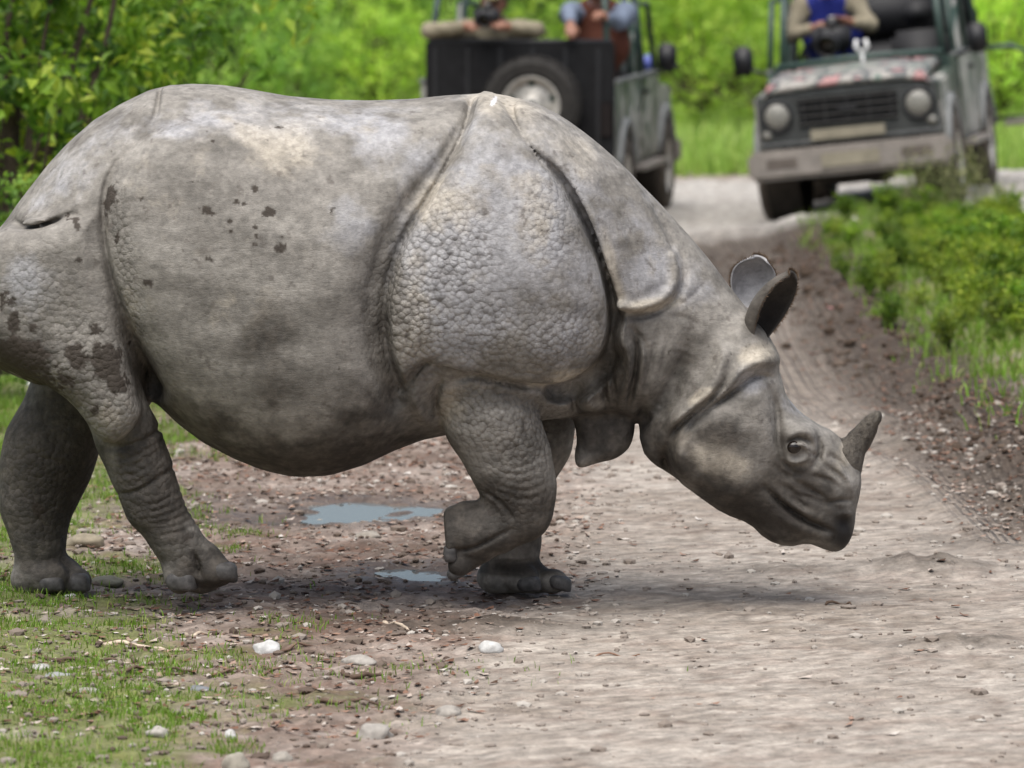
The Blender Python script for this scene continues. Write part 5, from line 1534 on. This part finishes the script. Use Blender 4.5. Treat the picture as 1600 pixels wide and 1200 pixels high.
def arc(cx, cz, r, a0, a1, n=9):
    return [(cx + r * math.cos(math.radians(a0 + (a1 - a0) * i / (n - 1))), cz + r * math.sin(math.radians(a0 + (a1 - a0) * i / (n - 1)))) for i in range(n)]
def make_jeep(name, loc, rot, label, rear=True):
    J = empty(name, loc, rot); tag(J, label, 'jeep', 'safari jeeps')
    HW = .70; my = .70 if rear else .80
    AXF, AXR = 1.19, -1.19
    # sides with wheel arches
    for s in (-1, 1):
        out = [(-1.72, .52)] + arc(AXR, .36, .42, 158, 22)[0:] + [(-.74, .46), (.66, .46), (.66, 1.08), (-1.72, 1.08)]
        y0, y1 = (s * HW, s * (HW - .04))
        sd = MB().prism(out, min(y0, y1), max(y0, y1)).build('side_panel', PAINT, J)
        MB().box(-1.74, .66, min(s * (HW + .015), s * (HW - .03)), max(s * (HW + .015), s * (HW - .03)), 1.075, 1.105, .008).build('belt_rail', GREY_P, sd)
        # flared lip over the rear wheel
        lip_ = MB(); pa = arc(AXR, .36, .435, 165, 15, 12)
        lip_.tube([(x, s * (HW + .015), z) for x, z in pa], .028, 8); lip_.build('arch_lip', GREY_P, sd, True)
        # door
        dr = MB().box(-.32, .60, min(s * (HW + .012), s * HW), max(s * (HW + .012), s * HW), .50, 1.07, .006).build('door', PAINT, J)
        MB().box(-.28, -.14, min(s * (HW + .045), s * (HW + .012)), max(s * (HW + .045), s * (HW + .012)), .95, .985, .006).build('door_handle', PLAST, dr)
        MB().tube([(.58, s * (HW - .01), 1.08), (.40, s * (HW - .05), 1.60), (-.30, s * (HW - .04), 1.62), (-.30, s * (HW - .01), 1.08)], .022).build('window_frame', DARKG, dr, True)
        MB().prism([(-.46, 1.10), (-.14, 1.10), (-.24, 1.62), (-.42, 1.62)], min(s * (HW - .075), s * (HW - .045)), max(s * (HW - .075), s * (HW - .045))).build('cab_pillar', PAINT, J)
        # front wing
        fw = [(.66, .50), (.80, .50)] + arc(AXF, .36, .41, 160, 20)[0:] + [(1.63, .55), (1.66, .93), (.66, 1.00)]
        y0, y1 = s * (HW - .02), s * .50
        wg = MB().prism(fw, min(y0, y1), max(y0, y1), .018).build('front_wing', PAINT, J)
        lp = MB(); lp.tube([(x, s * (HW - .01), z) for x, z in arc(AXF, .36, .43, 165, 15, 12)], .038, 8); lp.build('arch_lip', GREY_P, wg, True)
        # inner arch
        MB().lathe([(.40, s * .42), (.40, s * .66)], (AXF, 0, .36), 'Y', 24).build('arch_liner', UNDER, wg)
        MB().box(-.60, .60, min(s * (HW + .09), s * (HW - .06)), max(s * (HW + .09), s * (HW - .06)), .40, .44, .01).build('side_step', BUMPM, J)
        # wheels
        wheel('wheel', (AXF, s * .63, .345), J, s, MUDRUB); wheel('wheel', (AXR, s * .63, .345), J, s, MUDRUB)
        # mirrors
        mr = MB().box(.60, .66, min(s * my, s * (my + .15)), max(s * my, s * (my + .15)), 1.08, 1.30, .025).build('mirror', PLAST, J, True)
        MB().tube([(.60, s * .66, 1.06), (.62, s * .78, 1.10), (.63, s * .86, 1.14)], .014).build('mirror_arm', PLAST, mr, True)
        MB().tube([(.52, s * .60, 1.10), (.28, s * .56, 1.72)], .028).build('windscreen_post', DARKG, J, True)
    # floor and chassis
    MB().box(-1.70, 1.55, -.52, .52, .40, .46).box(-1.70, 1.60, -.42, -.32, .32, .40).box(-1.70, 1.60, .32, .42, .32, .40).build('chassis', UNDER, J)
    MB().tube([(AXF, -.55, .33), (AXF, .55, .33)], .05).lathe([(.01, -.13), (.11, -.06), (.12, .06), (.01, .13)], (AXF, .12, .33), 'Y', 14).build('axle', UNDER, J, True)
    MB().tube([(AXR, -.55, .33), (AXR, .55, .33)], .05).lathe([(.01, -.13), (.12, -.06), (.12, .06), (.01, .13)], (AXR, 0, .33), 'Y', 14).build('axle', UNDER, J, True)
    # scuttle, dashboard
    MB().box(.50, .68, -.66, .66, .90, 1.085, .01).build('scuttle', DARKG, J)
    MB().box(.36, .50, -.64, .64, .92, 1.10, .03).build('dashboard', PLAST, J)
    # bonnet: crowned top with a rolled front edge
    bo = MB()
    xs = [.68, .9, 1.15, 1.4, 1.58, 1.66, 1.69, 1.69]; zt = [1.085, 1.08, 1.065, 1.045, 1.025, 1.005, .975, .945]
    ys = [-.60, -.57, -.45, -.2, 0, .2, .45, .57, .60]; cr = [-.05, .0, .012, .022, .025, .022, .012, .0, -.05]
    g = [[bo.bm.verts.new((x, y, z + c_)) for y, c_ in zip(ys, cr)] for x, z in zip(xs, zt)]
    for i in range(len(xs) - 1):
        for j in range(len(ys) - 1): bo.bm.faces.new((g[i][j], g[i + 1][j], g[i + 1][j + 1], g[i][j + 1]))
    hood = bo.build('bonnet', PAINT_H, J, True)
    sm_ = hood.modifiers.new('thickness', 'SOLIDIFY'); sm_.thickness = .02
    MB().box(1.10, 1.13, -.45, -.42, 1.08, 1.11, .005).box(1.10, 1.13, .42, .45, 1.08, 1.11, .005).build('bonnet_stop', PLAST, hood)
    MB().tube([(.74, -.62, 1.115), (.72, 0, 1.135), (.74, .62, 1.115)], .026).build('washer_rail', DARKG, hood, True)
    # front panel with grille and lamps
    fp = MB().box(1.60, 1.665, -.665, .665, .56, .955, .02).build('front_panel', GREY_P, J)
    MB().box(1.660, 1.672, -.655, .655, .60, .93, .006).build('panel_trim', TRIMM, fp)
    gr = MB().box(1.668, 1.680, -.36, .36, .69, .90, .004).build('grille', BLACK, J)
    for k in range(4): MB().box(1.676, 1.70, -.36, .36, .705 + k * .056, .717 + k * .056, .003).build('slat', SLATM, gr)
    for k in range(5): MB().box(1.676, 1.696, -.33 + k * .16, -.318 + k * .16, .70, .895).build('grille_bar', PLAST, gr)
    MB().box(1.676, 1.71, -.07, .07, .775, .83, .012).build('grille_badge', PLAST, gr)
    for s in (-1, 1):
        hl = MB().lathe([(.118, 0), (.118, .03), (.098, .034), (.094, .012)], (1.668, s * .515, .785), 'X', 28).build('headlight', PLAST, J, True)
        MB().lathe([(.096, .012), (.088, .032), (.06, .046), (.03, .052), (.0001, .054)], (1.668, s * .515, .785), 'X', 28).build('lens', LENS, hl, True)
        MB().lathe([(.036, 0), (.034, .02), (.0001, .026)], (1.668, s * .60, .655), 'X', 16).build('side_lamp', LENS, J, True)
    # bumper
    bp = MB().box(1.70, 1.86, -.74, .74, .33, .545, .035).build('front_bumper', BUMPM, J)
    for s in (-1, 1):
        MB().box(1.855, 1.866, min(s * .38, s * .60), max(s * .38, s * .60), .415, .485, .004).build('bumper_slot', BUMPD, bp)
    MB().box(1.862, 1.872, -.20, .22, .395, .495, .003).build('number_plate', PLATE, bp)
    MB().box(1.70, 1.725, -.28, .26, .590, .665, .003).build('number_plate', PLATE, fp)
    MB().prism([(1.3, .40), (1.62, .40), (1.66, .30), (1.35, .24)], -.25, .25).build('skid_plate', UNDER, J)
    # windscreen frame, open
    wf = MB().tube([(.52, -.60, 1.10), (.52, .60, 1.10)], .024).tube([(.28, -.56, 1.72), (.28, .56, 1.72)], .026).build('windscreen_frame', DARKG, J, True)
    # roll cage
    cg = MB()
    for s in (-1, 1):
        cg.tube([(-1.66, s * .64, 1.08), (-1.62, s * .62, 1.5), (-1.50, s * .58, 1.92)], .024)
        cg.tube([(-.45, s * .64, 1.08), (-.45, s * .60, 1.5), (-.42, s * .57, 1.95)], .024)
        cg.tube([(-1.50, s * .58, 1.92), (-.42, s * .57, 1.95), (.28, s * .56, 1.72)], .024)
    cg.tube([(-1.50, -.58, 1.92), (-1.50, .58, 1.92)], .024).tube([(-.42, -.57, 1.95), (-.42, .57, 1.95)], .024)
    cg.build('roll_cage', DARKG, J, True)
    # seats
    for y in (-.34, .34):
        st = MB().box(-.30, .20, y - .22, y + .22, .62, .78, .05).build('seat', SEATM, J, True)
        MB().box(-.42, -.28, y - .22, y + .22, .74, 1.28, .05).build('backrest', SEATM, st, True)
        MB().box(-.42, -.33, y - .12, y + .12, 1.32, 1.50, .04).build('headrest', SEATM, st, True)
    st = MB().box(-1.35, -.75, -.55, .55, .66, .80, .05).build('rear_seat', SEATM, J, True)
    MB().box(-.80, -.70, -.55, .55, .78, 1.20, .04).build('backrest', SEATM, st, True)
    sw = MB()
    ring = [(0.20 + .06 * math.sin(a), -.34 + .18 * math.cos(a), 1.10 + .17 * math.sin(a)) for a in np.linspace(0, 2 * math.pi, 25)]
    sw.tube(ring, .014, 8).tube([(.20, -.34, 1.10), (.42, -.34, .98)], .022).tube([(.20, -.51, 1.10), (.20, -.17, 1.10)], .012).build('steering_wheel', PLAST, J, True)
    # tail
    tg = MB().box(-1.76, -1.725, -.70, .66, .55, 1.37, .006).build('tailgate', BLACK, J)
    MB().tube([(-1.74, -.68, 1.375), (-1.74, .64, 1.375)], .02).build('top_rail', PLAST, tg, True)
    for k in range(6): MB().box(-1.768, -1.756, -.60 + k * .235, -.57 + k * .235, .60, 1.33, .003).build('rib', PLAST, tg)
    MB().box(-1.90, -1.74, -.72, .72, .42, .56, .03).build('rear_bumper', BUMPM, J)
    MB().box(-1.775, -1.755, -.69, -.60, .70, .95, .01).build('tail_lamp', simple_mat('tail_lamp_glass', (.014, .010, .010), .4), J)
    wheel('spare_wheel', (-1.87, -.13, .93), J, 1, RUBBER, True)
    MB().box(-1.80, -1.755, -.25, -.01, .85, 1.0, .01).build('spare_wheel_bracket', PLAST, J)
    # garland-like white fork ornament on the bonnet rail
    if not rear:
        MB().tube([(1.15, .08, 1.07), (1.15, .08, 1.17)], .013).tube([(1.15, .08, 1.17), (1.15, .035, 1.22), (1.15, .05, 1.27)], .015).tube([(1.15, .08, 1.17), (1.15, .125, 1.22), (1.15, .11, 1.27)], .015).build('bonnet_ornament', WHITEP, J, True)
        MB().box(-1.66, -1.63, -.60, .60, 1.36, 1.90, .006).build('cab_dark_panel', BLACK, J)  # dark panel added to make the cab behind the windscreen darker
        MB().box(-.80, -.70, -.52, .52, 1.22, 1.62, .05).build('bench_backrest', SEATM, J, True)  # tall backrest, also added to darken the cab
        # rear door standing open
        rd = MB().tube([(-1.70, .72, .50), (-1.72, 1.02, .50), (-1.72, 1.02, 1.00), (-1.70, .90, 1.06), (-1.70, .72, 1.06)], .022).build('open_gate', DARKG, J, True)
        MB().box(-1.80, -1.55, .80, 1.08, .44, .48, .008).build('foot_plate', BUMPM, rd)
    else:
        MB().lathe([(.002, -.06), (.055, -.045), (.075, 0), (.055, .045), (.002, .06)], (.70, -.62, 1.14), 'Y', 18).build('blue_lamp_cover', BLUEP, J, True)
        MB().box(.60, .82, -.68, -.54, 1.00, 1.08, .02).build('lamp_bracket', GREY_P, J)
    return J

def rot_for(yaw, roll=0.0, pitch=0.0): return (roll, pitch, yaw)
# right jeep: faces the camera; its nose turned slightly to the left of the picture
JR_YAW = math.radians(-90 - 11)
jr_front = Vector(unproj(1340, 300, 19.0)); 
fwd = Vector((math.cos(JR_YAW), math.sin(JR_YAW), 0))
jr_loc = Vector((jr_front.x, 19.0, 0)) - fwd * 1.75
jeep_front = make_jeep('jeep', (jr_loc.x, jr_loc.y, .005), rot_for(JR_YAW, math.radians(6.2)), 'camouflage-painted open safari jeep facing the camera, tilted, beside the green bank', False)
# left jeep: seen from behind
JL_YAW = math.radians(90 - 9)
fwd = Vector((math.cos(JL_YAW), math.sin(JL_YAW), 0))
jl_rear = Vector(unproj(808, 300, 18.7))
jl_loc = Vector((jl_rear.x, 18.7, 0)) + fwd * 1.75
jeep_rear = make_jeep('jeep', (jl_loc.x, jl_loc.y, -.09), rot_for(JL_YAW, 0), 'camouflage-painted safari jeep seen from behind, with black tailgate and spare wheel', True)
# ================================================================== PEOPLE IN THE JEEPS
SKIN = simple_mat('skin', (.24, .115, .075), .55, 0, .15, 14, .35)
HAIRM = simple_mat('hair_black', (.015, .012, .010), .6, 0, .3, 40, .3)
def cloth(name, col): return simple_mat(name, col, .85, 0, .18, 9, .2, .25)
def cap3(a, b, ra, rb, x, y, z):
    ex, ey, ez = b[0] - a[0], b[1] - a[1], b[2] - a[2]
    t = np.clip(((x - a[0]) * ex + (y - a[1]) * ey + (z - a[2]) * ez) / max(ex * ex + ey * ey + ez * ez, 1e-9), 0, 1)
    return np.sqrt((x - a[0] - ex * t) ** 2 + (y - a[1] - ey * t) ** 2 + (z - a[2] - ez * t) ** 2) - (ra + (rb - ra) * t)
def person(jeep, J, label, shirt, trousers, vest=None, hat=None, group='people riding in the jeeps'):
    """J: joints in jeep coordinates (x forward, y left, z up); face = looking direction"""
    jm = Matrix.LocRotScale(jeep.location, jeep.rotation_euler.to_matrix(), None)
    base = Vector(J['pelvis']) - Vector((0, 0, .16))
    root = empty('person', jm @ base, jeep.rotation_euler)
    tag(root, label, 'person', group)
    K = {k: np.array(v, float) - np.array(base) for k, v in J.items() if k not in ('face', 'grip')}
    face = np.array(J['face'], float); face /= np.linalg.norm(face)
    side = np.cross((0, 0, 1), face); side /= np.linalg.norm(side); up = np.cross(face, side)
    H = K['head']
    def ell(c, ax, r, x, y, z):
        d = np.stack([x - c[0], y - c[1], z - c[2]], -1)
        q = [(d @ a) / rr for a, rr in zip(ax, r)]
        return (np.sqrt(q[0] ** 2 + q[1] ** 2 + q[2] ** 2) - 1) * min(r)
    def headf(x, y, z):
        f = ell(H, (face, side, up), (.100, .078, .118), x, y, z)
        f = smin(f, ell(H + face * .035 - up * .07, (face, side, up), (.065, .055, .06), x, y, z), .03)           # jaw
        f = smin(f, ell(H + face * .105 - up * .018, (face, side, up), (.022, .016, .028), x, y, z), .015)        # nose
        for s in (-1, 1):
            f = smin(f, ell(H + side * .080 * s - up * .01 - face * .01, (face, side, up), (.03, .012, .034), x, y, z), .008)   # ears
            f = smax(f, -ell(H + face * .098 + side * .033 * s + up * .012, (face, side, up), (.018, .018, .012), x, y, z), .012)  # eye sockets
        f = smax(f, -ell(H + face * .112 - up * .062, (face, side, up), (.012, .03, .005), x, y, z), .006)          # mouth
        return f
    def torso(x, y, z):
        p, c, n = K['pelvis'], K['chest'], K['neck']
        f = smin(cap3(p + side * .07, p - side * .07, .115, .115, x, y, z), cap3(p, c, .125, .135, x, y, z), .08)
        f = smin(f, cap3(c + side * .08, c - side * .08, .125, .125, x, y, z), .08)
        f = smin(f, cap3(K['sh_l'], K['sh_r'], .065, .065, x, y, z), .10)
        return smin(f, cap3(c, n, .10, .065, x, y, z), .08)
    def arms(x, y, z, g=0.0):
        f = None
        for s in ('l', 'r'):
            q = smin(cap3(K['sh_' + s], K['el_' + s], .058, .043, x, y, z), cap3(K['el_' + s], K['ha_' + s], .042, .028, x, y, z), .025)
            f = q if f is None else np.minimum(f, q)
        return f
    def legs(x, y, z):
        f = None
        for s in ('l', 'r'):
            q = smin(cap3(K['hip_' + s], K['kn_' + s], .085, .060, x, y, z), cap3(K['kn_' + s], K['ft_' + s], .058, .038, x, y, z), .03)
            f = q if f is None else np.minimum(f, q)
        return f
    def hands(x, y, z):
        f = None
        for s, sg in (('l', 1), ('r', -1)):
            h, e = K['ha_' + s], K['el_' + s]
            d = (h - e) / np.linalg.norm(h - e)
            g = np.array(J['grip'][s], float); g /= np.linalg.norm(g)       # direction the fingers curl towards
            w = np.cross(d, g); w /= np.linalg.norm(w) + 1e-9
            palm = h + d * .045
            q = smin(cap3(h, palm + w * .022, .027, .024, x, y, z), cap3(h, palm - w * .022, .027, .024, x, y, z), .02)
            for k, ln in enumerate((.034, .040, .038, .030)):
                b = palm + d * .022 + w * (.030 - k * .020)
                m = b + d * ln * .8 + g * .018; t_ = m + g * ln * .9 + d * .004
                q = smin(q, smin(cap3(b, m, .0105, .010, x, y, z), cap3(m, t_, .010, .008, x, y, z), .004), .006)
            tb = h + d * .018 + w * .030
            tm = tb + w * .022 + d * .020 + g * .012; tt = tm + g * .026 + d * .012
            q = smin(q, smin(cap3(tb, tm, .013, .011, x, y, z), cap3(tm, tt, .011, .009, x, y, z), .004), .008)
            f = q if f is None else np.minimum(f, q)
        return f
    def neckf(x, y, z): return cap3(K['neck'], H - up * .07, .055, .052, x, y, z)
    def body(x, y, z):
        f = smin(torso(x, y, z), np.minimum(arms(x, y, z), legs(x, y, z)), .04)
        f = smin(f, hands(x, y, z), .012)
        return smin(smin(f, neckf(x, y, z), .03), headf(x, y, z), .025)
    allp = np.array([K[k] for k in K])
    lo, hi = allp.min(0) - .2, allp.max(0) + .2
    def mk(name, fn, mat, h, lo=lo, hi=hi):
        V, Q = build_sdf(fn, lo, hi, h, 1, 0)
        return link(bpy.data.objects.new(name, mesh_np(name, V, Q, [mat])), root)
    mk('body', body, SKIN, .012)
    def shirtf(x, y, z):
        f = smin(torso(x, y, z), arms(x, y, z), .06) - .013
        for s in ('l', 'r'):
            d = K['ha_' + s] - K['el_' + s]; d = d / np.linalg.norm(d); e = K['ha_' + s] - d * .035
            f = np.maximum(f, np.where(cap3(K['el_' + s], K['ha_' + s] + d * .1, .07, .07, x, y, z) < 0, (x - e[0]) * d[0] + (y - e[1]) * d[1] + (z - e[2]) * d[2], -1))
        wr = .006 * np.sin(x * 55 + z * 38) * np.sin(y * 47 - z * 30)
        return smax(f + wr, -(neckf(x, y, z) - .012), .01)
    mk('shirt', shirtf, shirt, .02)
    mk('trousers', lambda x, y, z: smin(legs(x, y, z), smax(torso(x, y, z), (z - K['pelvis'][2]) - .06, .02), .05) - .017, trousers, .024)
    if vest is not None:
        mk('vest', lambda x, y, z: smax(smax(torso(x, y, z) - .024, -(arms(x, y, z) - .030), .02), -(neckf(x, y, z) - .02), .01), vest, .02)
    hc = H + up * .02
    if hat is not None:
        hl, hh_ = hc - .3, hc + .3
        mk('cap', lambda x, y, z: np.minimum(smax(headf(x, y, z) - .014, -((x - H[0]) * up[0] + (y - H[1]) * up[1] + (z - H[2]) * up[2] - .035), .01),
                                             ell(H + face * .12 + up * .045, (face, side, up), (.075, .07, .012), x, y, z)), hat, .012, hl, hh_)
    mk('hair', lambda x, y, z: smax(headf(x, y, z) - .009, ((x - H[0]) * face[0] + (y - H[1]) * face[1] + (z - H[2]) * face[2]) - .045 - .6 * ((x - H[0]) * up[0] + (y - H[1]) * up[1] + (z - H[2]) * up[2] - .06), .01), HAIRM, .014, hc - .3, hc + .3)
    for s in (-1, 1):
        ball('eye', tuple(H + face * .086 + side * .033 * s + up * .012), .012, [MAT_EYE], root, 10)
    for s in ('l', 'r'):
        f_ = K['ft_' + s]
        sh = MB(); fd = np.array((face[0], face[1], 0)); fd = fd / np.linalg.norm(fd)
        V, F = tubes([[f_ - fd * .06, f_ + fd * .05, f_ + fd * .16]], [[.045, .048, .03]], 10)
        o = link(bpy.data.objects.new('shoe', mesh_np('shoe', V, F, [PLAST])), root)
    return root

def photo_camera(jeep, c, d, label, big=1.0, lens=.16):
    """black camera with a lens; c and d in jeep coordinates"""
    jm = Matrix.LocRotScale(jeep.location, jeep.rotation_euler.to_matrix(), None)
    o = empty('photo_camera', jm @ Vector(c)); o.rotation_mode = 'QUATERNION'
    dw = jeep.rotation_euler.to_matrix() @ Vector(d).normalized()
    o.rotation_quaternion = dw.to_track_quat('X', 'Z'); o.scale = (big,) * 3
    tag(o, label, 'camera', 'cameras held by the passengers')
    MB().box(-.04, .035, -.072, .072, -.05, .05, .014).box(-.03, .03, -.03, .03, .045, .082, .012).box(-.035, .055, -.078, -.045, -.05, .045, .012).build('camera_body', PLAST, o, True)
    ln = MB().lathe([(.001, .02), (.034, .03), (.036, .07), (.041, .08), (.041, lens - .03), (.046, lens - .02), (.047, lens), (.040, lens), (.037, lens - .03)], (0, 0, 0), 'X', 24).build('lens_barrel', PLAST, o, True)
    MB().lathe([(.038, lens - .03), (.02, lens - .024), (.0001, lens - .022)], (0, 0, 0), 'X', 24).build('lens_glass', MAT_EYE, ln, True)
    MB().box(-.01, .01, -.012, .012, .082, .088, .002).build('hot_shoe', STEEL, o)
    return o

BEIGE = cloth('beige_shirt', (.24, .21, .15)); NAVY = cloth('dark_trousers', (.03, .032, .045)); LBLUE = cloth('pale_blue_shirt', (.15, .18, .24)); RUST = cloth('rust_vest', (.10, .035, .022)); BLUEV = cloth('blue_vest', (.025, .035, .22)); OLIVE = cloth('olive_cap', (.14, .12, .06))
person(jeep_rear, dict(pelvis=(-1.02, .22, .93), chest=(-1.24, .22, 1.24), neck=(-1.40, .22, 1.50), head=(-1.50, .21, 1.65), face=(-1, -.05, -.12), sh_l=(-1.34, .02, 1.44), sh_r=(-1.34, .42, 1.44),
       el_l=(-1.70, -.13, 1.46), el_r=(-1.72, .64, 1.45), ha_l=(-1.80, .08, 1.485), ha_r=(-1.80, .34, 1.485), hip_l=(-1.02, .12, .90), hip_r=(-1.02, .32, .90), kn_l=(-1.45, .10, .88), kn_r=(-1.45, .34, .88), ft_l=(-1.50, .10, .52), ft_r=(-1.50, .34, .52),
       grip=dict(l=(-.6, .5, .5), r=(-.6, -.5, .5))), 'person in beige sleeves and olive cap aiming a camera over the black tailgate', BEIGE, NAVY, None, OLIVE)
photo_camera(jeep_rear, (-1.80, .205, 1.55), (-1, -.03, -.1), 'black camera aimed backwards over the black tailgate', 1.15, .17)
person(jeep_rear, dict(pelvis=(-.98, -.42, .93), chest=(-1.08, -.50, 1.33), neck=(-1.14, -.50, 1.62), head=(-1.20, -.50, 1.80), face=(-1, .1, -.05), sh_l=(-1.10, -.69, 1.56), sh_r=(-1.12, -.30, 1.56),
       el_l=(-1.36, -.68, 1.50), el_r=(-1.50, -.34, 1.58), ha_l=(-1.62, -.60, 1.56), ha_r=(-1.72, -.38, 1.49), hip_l=(-.98, -.50, .90), hip_r=(-.98, -.32, .90), kn_l=(-1.42, -.50, .88), kn_r=(-1.42, -.32, .88), ft_l=(-1.48, -.50, .52), ft_r=(-1.48, -.32, .52),
       grip=dict(l=(-.3, .3, -1), r=(-.2, 0, -1))), 'person in pale blue sleeves and rust vest leaning on the black tailgate', LBLUE, NAVY, RUST)
person(jeep_front, dict(pelvis=(-.10, -.30, .93), chest=(-.02, -.28, 1.30), neck=(.08, -.27, 1.60), head=(.15, -.26, 1.76), face=(1, .05, -.25), sh_l=(.04, -.08, 1.54), sh_r=(.02, -.48, 1.54),
       el_l=(.22, .05, 1.36), el_r=(.24, -.56, 1.34), ha_l=(.36, -.10, 1.40), ha_r=(.38, -.34, 1.38), hip_l=(-.10, -.20, .90), hip_r=(-.10, -.40, .90), kn_l=(.30, -.20, .86), kn_r=(.30, -.40, .86), ft_l=(.34, -.20, .52), ft_r=(.34, -.40, .52),
       grip=dict(l=(.5, -.6, .2), r=(.5, .6, .2))), 'person in blue vest and beige sleeves resting a camera on the dashboard', BEIGE, NAVY, BLUEV)
photo_camera(jeep_front, (.42, -.22, 1.29), (1, -.05, -.2), 'large black camera on the dashboard of the jeep facing the viewer', 1.9, .15)
